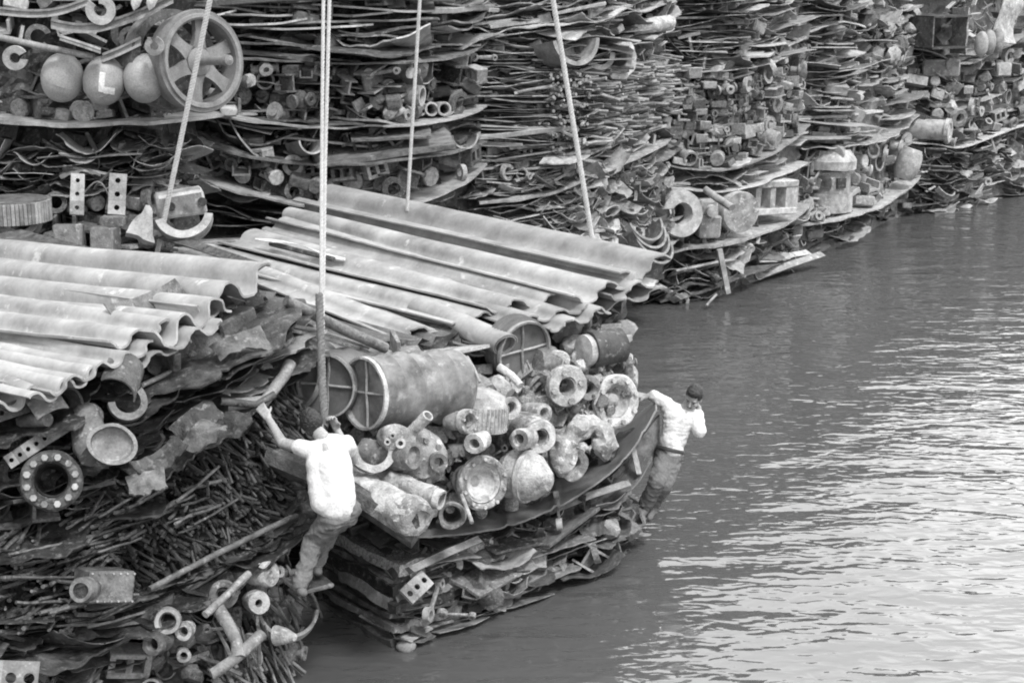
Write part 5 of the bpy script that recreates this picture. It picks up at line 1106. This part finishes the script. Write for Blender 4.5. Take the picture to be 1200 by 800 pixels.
def hair(q,Rm,sc,root,seed):
    mb=MB()
    ellip(mb,q(0,-0.018,0.035),0.088*sc,0.100*sc,0.098*sc,Rm)
    ellip(mb,q(0,0.03,0.085),0.070*sc,0.062*sc,0.045*sc,Rm)
    ellip(mb,q(0,-0.062,-0.02),0.068*sc,0.045*sc,0.055*sc,Rm)
    o=remesh(mb,'hair',0.007,3,'hair',root,wr=0.006,wsc=45,seed=seed)
def eyes(q,sc,root):
    for k in(-1,1):
        mb=MB(); ellip(mb,q(0.031*k,0.083,-0.004),0.010*sc,0.008*sc,0.005*sc); mb.build('eye','hair',root)
        mb=MB(); capsule(mb,q(0.016*k,0.098,0.022),q(0.05*k,0.088,0.024),0.004*sc,0.003*sc,8); mb.build('eyebrow','hair',root)
    mb=MB(); capsule(mb,q(-0.022,0.094,-0.064),q(0.022,0.094,-0.064),0.003*sc,0.003*sc,8); mb.build('mouth','belt',root)
# -- climbing man, back to us
Zm=13.95
J=lambda x,y,dz=0.0: P(x,y,Zm)+Vector((0,dz,0))
r1=thing('person','man in a white T-shirt seen from behind, climbing between two bundles','person',J(350,698))
neck=J(378,516,0.06); hd=J(362,508,0.20); chest=J(382,540,0.02); waist=J(392,578,0.0); pel=J(399,603,0.04)
shL=J(357,529,0.06); elL=J(327,526,0.16); wrL=J(311,496,0.14); shR=J(404,526,0.12); elR=J(409,553,0.30); wrR=J(388,520,0.38)
hipL=J(390,612,0.04); knL=J(364,644,0.20); anL=J(351,687,0.06); hipR=J(405,608,0.10); knR=J(380,640,0.40); anR=J(364,680,0.36)
b=MB(); capsule(b,neck,hd,0.055,0.055); q1,Rm1=head(b,J(362,506,0.17),(-0.35,0.9,-0.05),(-0.25,0.1,1))
capsule(b,shL,elL,0.052,0.042); capsule(b,elL,wrL,0.043,0.028); hand(b,wrL+(wrL-elL).normalized()*0.01,J(299,484,0.20)-wrL,(0.1,0.8,-0.5),(0.6,0,0.6),curl=0.55)
capsule(b,shR,elR,0.052,0.042); capsule(b,elR,wrR,0.043,0.028); hand(b,wrR,(-0.3,-0.1,0.9),(-0.3,-0.6,0),(0,-0.2,1),curl=0.95)
capsule(b,chest+Vector((0,0.03,0)),waist+Vector((0,0.03,0)),0.085,0.085); capsule(b,shL,shR,0.045,0.045); capsule(b,waist+Vector((0,0.03,0)),pel,0.085,0.09); capsule(b,chest+Vector((0,0.03,0)),neck,0.08,0.05)
capsule(b,hipL,knL,0.075,0.055); capsule(b,knL,anL,0.05,0.038); capsule(b,hipR,knR,0.075,0.055); capsule(b,knR,anR,0.05,0.038)
remesh(b,'body',0.0065,4,'skin',r1); hair(q1,Rm1,1.0,r1,3)
c=MB(); v=Vector((0.06,0,0))
capsule(c,J(366,531,0.06),J(398,528,0.10),0.085,0.085); capsule(c,J(371,545,0.02),J(377,588,0.0),0.088,0.095); capsule(c,J(398,543,0.06),J(403,588,0.04),0.088,0.09); capsule(c,J(378,520,0.06),J(392,520,0.08),0.06,0.06)
capsule(c,J(385,545,0.02),J(391,595,0.03),0.115,0.122); capsule(c,J(388,590,0.03),J(398,596,0.05),0.118,0.115); capsule(c,shL,shL.lerp(elL,0.28),0.074,0.066); capsule(c,shR,shR.lerp(elR,0.35),0.074,0.066)
remesh(c,'shirt',0.007,12,'shirt',r1,wr=0.0045,wsc=6.5,seed=2)
c=MB()
capsule(c,J(388,604,0.06),J(405,602,0.10),0.112,0.112); capsule(c,J(390,610,.05),knL,0.108,0.082); capsule(c,knL,anL,0.082,0.068); capsule(c,J(403,608,.12),knR,0.108,0.082); capsule(c,knR,anR,0.08,0.066)
remesh(c,'trousers',0.008,12,'trous',r1,wr=0.013,wsc=10,seed=5)
for a_,dr in((anL,Vector((-0.35,0.9,-0.12))),(anR,Vector((-0.2,0.95,-0.1)))):
    c=MB(); dr.normalize(); capsule(c,a_+Vector((0,0,-0.055))-dr*0.05,a_+Vector((0,0,-0.07))+dr*0.16,0.045,0.036,flat=0.8); capsule(c,a_,a_+Vector((0,0,-0.05)),0.042,0.045)
    remesh(c,'shoe',0.009,3,'shoe',r1)
MB().box((0,0,0),(0.3,0.34,0.04),Matrix.Translation(anL.lerp(anR,0.5)+Vector((-0.02,0.12,-0.135)))@Matrix.Rotation(0.5,4,'Z'),ch=0.01).lump(0.02,4,1).build('foot_plate','midd',label='plate end under the feet of the climbing man',cat='plate')
# -- reaching man, right end
Zn=18.35
J=lambda x,y,dz=0.0: P(x,y,Zn)+Vector((0,dz,0))
r2=thing('person','dark-haired man with rolled white sleeves leaning out over the water, facing us','person',J(766,605))
neck=J(803,476,-0.02); hc=J(812,463,-0.07); chest=J(793,495,0); waist=J(788,520,0.02); pel=J(784,533,0.02)
shL=J(782,474,0.02); elL=J(766,466,0.08); wrL=J(758,467,0.08); shR=J(812,487,0.0); elR=J(819,503,-0.06); wrR=J(819,478,0.02)
hipL=J(780,536,0.02); knL=J(768,557,-0.18); anL=J(757,590,0.0); hipR=J(789,536,0.03); knR=J(778,564,-0.10); anR=J(768,592,0.10)
b=MB(); capsule(b,neck,hc,0.05,0.05); q2,Rm2=head(b,hc,(-0.45,-0.82,-0.42),(0.28,0.0,1.0))
capsule(b,shL,elL,0.05,0.042); capsule(b,elL,wrL,0.042,0.028); hand(b,wrL,(-1,0.1,0.15),(0.0,0.5,-0.9),(0,-1,0.2),curl=0.6)
capsule(b,shR,elR,0.05,0.042); capsule(b,elR,wrR,0.042,0.028); hand(b,wrR,(-0.35,0.1,1),(-1,0.1,-0.2),(0,-1,0.1),curl=0.7)
capsule(b,chest+Vector((0,0.03,0)),waist+Vector((0,0.02,0)),0.08,0.08); capsule(b,shL,shR,0.05,0.05); capsule(b,waist+Vector((0,0.02,0)),pel,0.08,0.09); capsule(b,chest+Vector((0,0.03,0)),neck,0.075,0.05)
capsule(b,hipL,knL,0.075,0.055); capsule(b,knL,anL,0.05,0.038); capsule(b,hipR,knR,0.075,0.055); capsule(b,knR,anR,0.05,0.038)
remesh(b,'body',0.0065,4,'skin',r2); hair(q2,Rm2,1.0,r2,8); eyes(q2,1.0,r2)
c=MB(); capsule(c,J(784,479,0.02),J(808,488,0.0),0.085,0.085); capsule(c,J(789,488),J(787,517,0.01),0.11,0.10); capsule(c,J(801,492),J(793,517,0.02),0.105,0.10); capsule(c,J(786,515),J(788,528,0.01),0.112,0.115)
capsule(c,shL,shL.lerp(elL,0.95),0.072,0.062); capsule(c,shR,elR,0.078,0.07); capsule(c,elR,elR.lerp(wrR,0.7),0.066,0.052)
remesh(c,'shirt',0.007,10,'shirt',r2,wr=0.006,wsc=12,seed=12)
c=MB(); capsule(c,J(780,534,0.02),J(790,533,0.03),0.108,0.108); capsule(c,hipL,knL,0.104,0.088); capsule(c,knL,anL,0.085,0.076); capsule(c,hipR,knR,0.104,0.086); capsule(c,knR,anR,0.083,0.074)
remesh(c,'trousers',0.008,12,'trous',r2,wr=0.013,wsc=10,seed=15)
c=MB(); pts=[]
up=(J(793,495)-J(784,533)).normalized(); sx=Vector((1,0,0)); sx=(sx-up*up.dot(sx)).normalized(); sy=up.cross(sx)
cb=J(786,527,0.02); MB().tube([cb+sx*0.135*math.cos(t*PI/12)+sy*0.125*math.sin(t*PI/12) for t in range(25)],0.016,8,flat=1.3).build('belt','belt',r2)
for a_,dr in((anL,Vector((-0.5,-0.8,-0.25))),(anR,Vector((-0.35,-0.8,-0.25)))):
    c=MB(); dr.normalize(); capsule(c,a_+Vector((0,0,-0.055))-dr*0.05,a_+Vector((0,0,-0.075))+dr*0.15,0.045,0.036,flat=0.8); capsule(c,a_,a_+Vector((0,0,-0.05)),0.042,0.045)
    remesh(c,'shoe',0.009,3,'shoe',r2)
MB().box((0,0,0),(0.3,0.34,0.04),Matrix.Translation(anL.lerp(anR,0.5)+Vector((-0.1,0.1,-0.135)))@Matrix.Rotation(-0.4,4,'Z'),ch=0.01).lump(0.02,4,1).build('foot_plate','dark',label='plate end under the feet of the reaching man',cat='plate')
# ================================================================ collected pieces -> objects
rnk=random.Random(5)
for kind,lst in ITEMS.items():
    lst.sort(key=lambda t:-t[0])
    cap=min(300,len(lst)); meshes={}
    cap = {'steel_plate':290,'curled_plate':290,'iron_rod':300}.get(kind,280)
    for n_,(size,vf,T,mat,key,label,cat,(grp,mw)) in enumerate(lst):
        loc=T.translation
        if n_<cap:
            mk=vf[2]
            if mk not in meshes:
                mbx=MB(); mbx.v=[Vector(v) for v in vf[0]]; mbx.f=vf[1]; me=mbx.mesh(mk,vf[3]); me.materials.append(M[mat]); meshes[mk]=me
            o=bpy.data.objects.new(kind,meshes[mk]); C.objects.link(o); o.matrix_world=T
            o.material_slots[0].link='OBJECT'; o.material_slots[0].material=M[mat]
            o['kind']='thing'; o['label']=label; o['category']=cat; o['group']='%s %s'%(mw,grp)
        else:
            bucket(key,mat).add(vf[0],vf[1],T)
WORDS={'dark':'black rusty','midd':'dull dark','mid':'grey','light':'pale','castd':'grey pitted','cast':'pale crusted','rod':'rod and wire','rubber':'crumbled','white':'whitish','plate':'plate'}
for (key,mat),mb in BUCKET.items():
    me=mb.mesh('packed_scrap',None); me.materials.append(M[mat]); o=bpy.data.objects.new('packed_scrap',me); C.objects.link(o)
    o['kind']='stuff'; o['label']='%s scrap fragments packed between the larger pieces of %s'%(WORDS[mat],STNAME[key]); o['category']='scrap'
# ================================================================ water
me=bpy.data.meshes.new('water'); S=1500
me.from_pydata([(-S,-S,0),(S,-S,0),(S,S,0),(-S,S,0)],[],[(0,1,2,3)]); wo=bpy.data.objects.new('water',me); C.objects.link(wo); wo['kind']='structure'; wo['label']='rippled grey water with bright sky reflections'
wm=bpy.data.materials.new('murky_water'); wm.use_nodes=True; nt=wm.node_tree; N=nt.nodes; L=nt.links; bs=N['Principled BSDF']
bs.inputs['Base Color'].default_value=(WBASE,WBASE,WBASE,1); bs.inputs['Roughness'].default_value=0.03; bs.inputs['IOR'].default_value=WIOR
tc=N.new('ShaderNodeTexCoord')
def wnoise(scale,rot,detail,dist,strength,prev,ntype='NOISE',rough=0.5):
    mp=N.new('ShaderNodeMapping'); mp.inputs['Scale'].default_value=scale; mp.inputs['Rotation'].default_value=(0,0,math.radians(rot)); L.new(tc.outputs['Object'],mp.inputs['Vector'])
    n_=N.new('ShaderNodeTexNoise'); n_.inputs['Scale'].default_value=1.0; n_.inputs['Detail'].default_value=detail; n_.inputs['Roughness'].default_value=rough; n_.inputs['Distortion'].default_value=0.4; L.new(mp.outputs[0],n_.inputs['Vector'])
    bp=N.new('ShaderNodeBump'); bp.inputs['Distance'].default_value=dist; bp.inputs['Strength'].default_value=strength; L.new(n_.outputs['Fac'],bp.inputs['Height'])
    if prev: L.new(prev.outputs[0],bp.inputs['Normal'])
    return bp
b1=wnoise((0.7,1.5,1),8,1.0,WAVE*1.0,1.0,None)
b2=wnoise((3.4,7.0,1),-5,1.5,WAVE*0.36,1.0,b1)
b3=wnoise((7,14,1),12,2,WAVE*0.035,1.0,b2)
L.new(b3.outputs[0],bs.inputs['Normal']); me.materials.append(wm)
# ================================================================ sky, sun, camera
w=bpy.data.worlds.new('World'); SCN.world=w; w.use_nodes=True; nt=w.node_tree; N=nt.nodes; L=nt.links; bg=N['Background']
sk=N.new('ShaderNodeTexSky'); sk.sky_type='NISHITA'; sk.sun_disc=False; sk.sun_elevation=math.radians(SUN_EL); sk.sun_rotation=math.radians(SUN_ROT); sk.dust_density=3.0; sk.air_density=1.0
bw=N.new('ShaderNodeRGBToBW'); L.new(sk.outputs[0],bw.inputs[0])
mx=N.new('ShaderNodeMix'); mx.data_type='FLOAT'; mx.inputs[0].default_value=CLOUD; L.new(bw.outputs[0],mx.inputs[2]); 
wt=N.new('ShaderNodeTexCoord'); dp=N.new('ShaderNodeVectorMath'); dp.operation='DOT_PRODUCT'; L.new(wt.outputs['Generated'],dp.inputs[0]); dp.inputs[1].default_value=Vector((0.55,0.75,0.36)).normalized()
cr=N.new('ShaderNodeMapRange'); cr.interpolation_type='SMOOTHSTEP'; cr.inputs['From Min'].default_value=0.35; cr.inputs['From Max'].default_value=0.97; cr.inputs['To Min'].default_value=CLOUDV; cr.inputs['To Max'].default_value=CLOUDB; L.new(dp.outputs['Value'],cr.inputs['Value'])
cn=N.new('ShaderNodeTexNoise'); cn.inputs['Scale'].default_value=3.0; cn.inputs['Detail'].default_value=5; L.new(wt.outputs['Generated'],cn.inputs['Vector'])
cm=N.new('ShaderNodeMapRange'); cm.inputs['From Min'].default_value=0.3; cm.inputs['From Max'].default_value=0.7; cm.inputs['To Min'].default_value=0.75; cm.inputs['To Max'].default_value=1.2; L.new(cn.outputs['Fac'],cm.inputs['Value'])
cx=N.new('ShaderNodeMath'); cx.operation='MULTIPLY'; L.new(cr.outputs[0],cx.inputs[0]); L.new(cm.outputs[0],cx.inputs[1]); L.new(cx.outputs[0],mx.inputs[3])
L.new(mx.outputs[0],bg.inputs['Color']); bg.inputs['Strength'].default_value=SKYS
sd=bpy.data.lights.new('sun','SUN'); sd.energy=SUNE; sd.angle=math.radians(12); so=bpy.data.objects.new('sun',sd); C.objects.link(so)
az=math.radians(SUN_ROT); el=math.radians(SUN_EL)
sdir=Vector((math.sin(az)*math.cos(el),math.cos(az)*math.cos(el),math.sin(el)))   # towards the sun
so.rotation_euler=sdir.to_track_quat('Z','Y').to_euler()
cam=bpy.data.cameras.new('camera'); cam.lens=36*FPX/1200; cam.sensor_width=36; cam.clip_end=5000; cam.clip_start=0.05
co=bpy.data.objects.new('camera',cam); C.objects.link(co); co.location=CAM; co.rotation_euler=(PI/2-TH,0,0); SCN.camera=co
vs=SCN.view_settings; vs.view_transform='Standard'; vs.look='None'; vs.exposure=EXPO; vs.gamma=1; vs.use_curve_mapping=False
SCN.cycles.max_bounces=6; SCN.cycles.pixel_filter_type='BLACKMAN_HARRIS'; SCN.cycles.filter_width=2.0; SCN.cycles.use_denoising=True
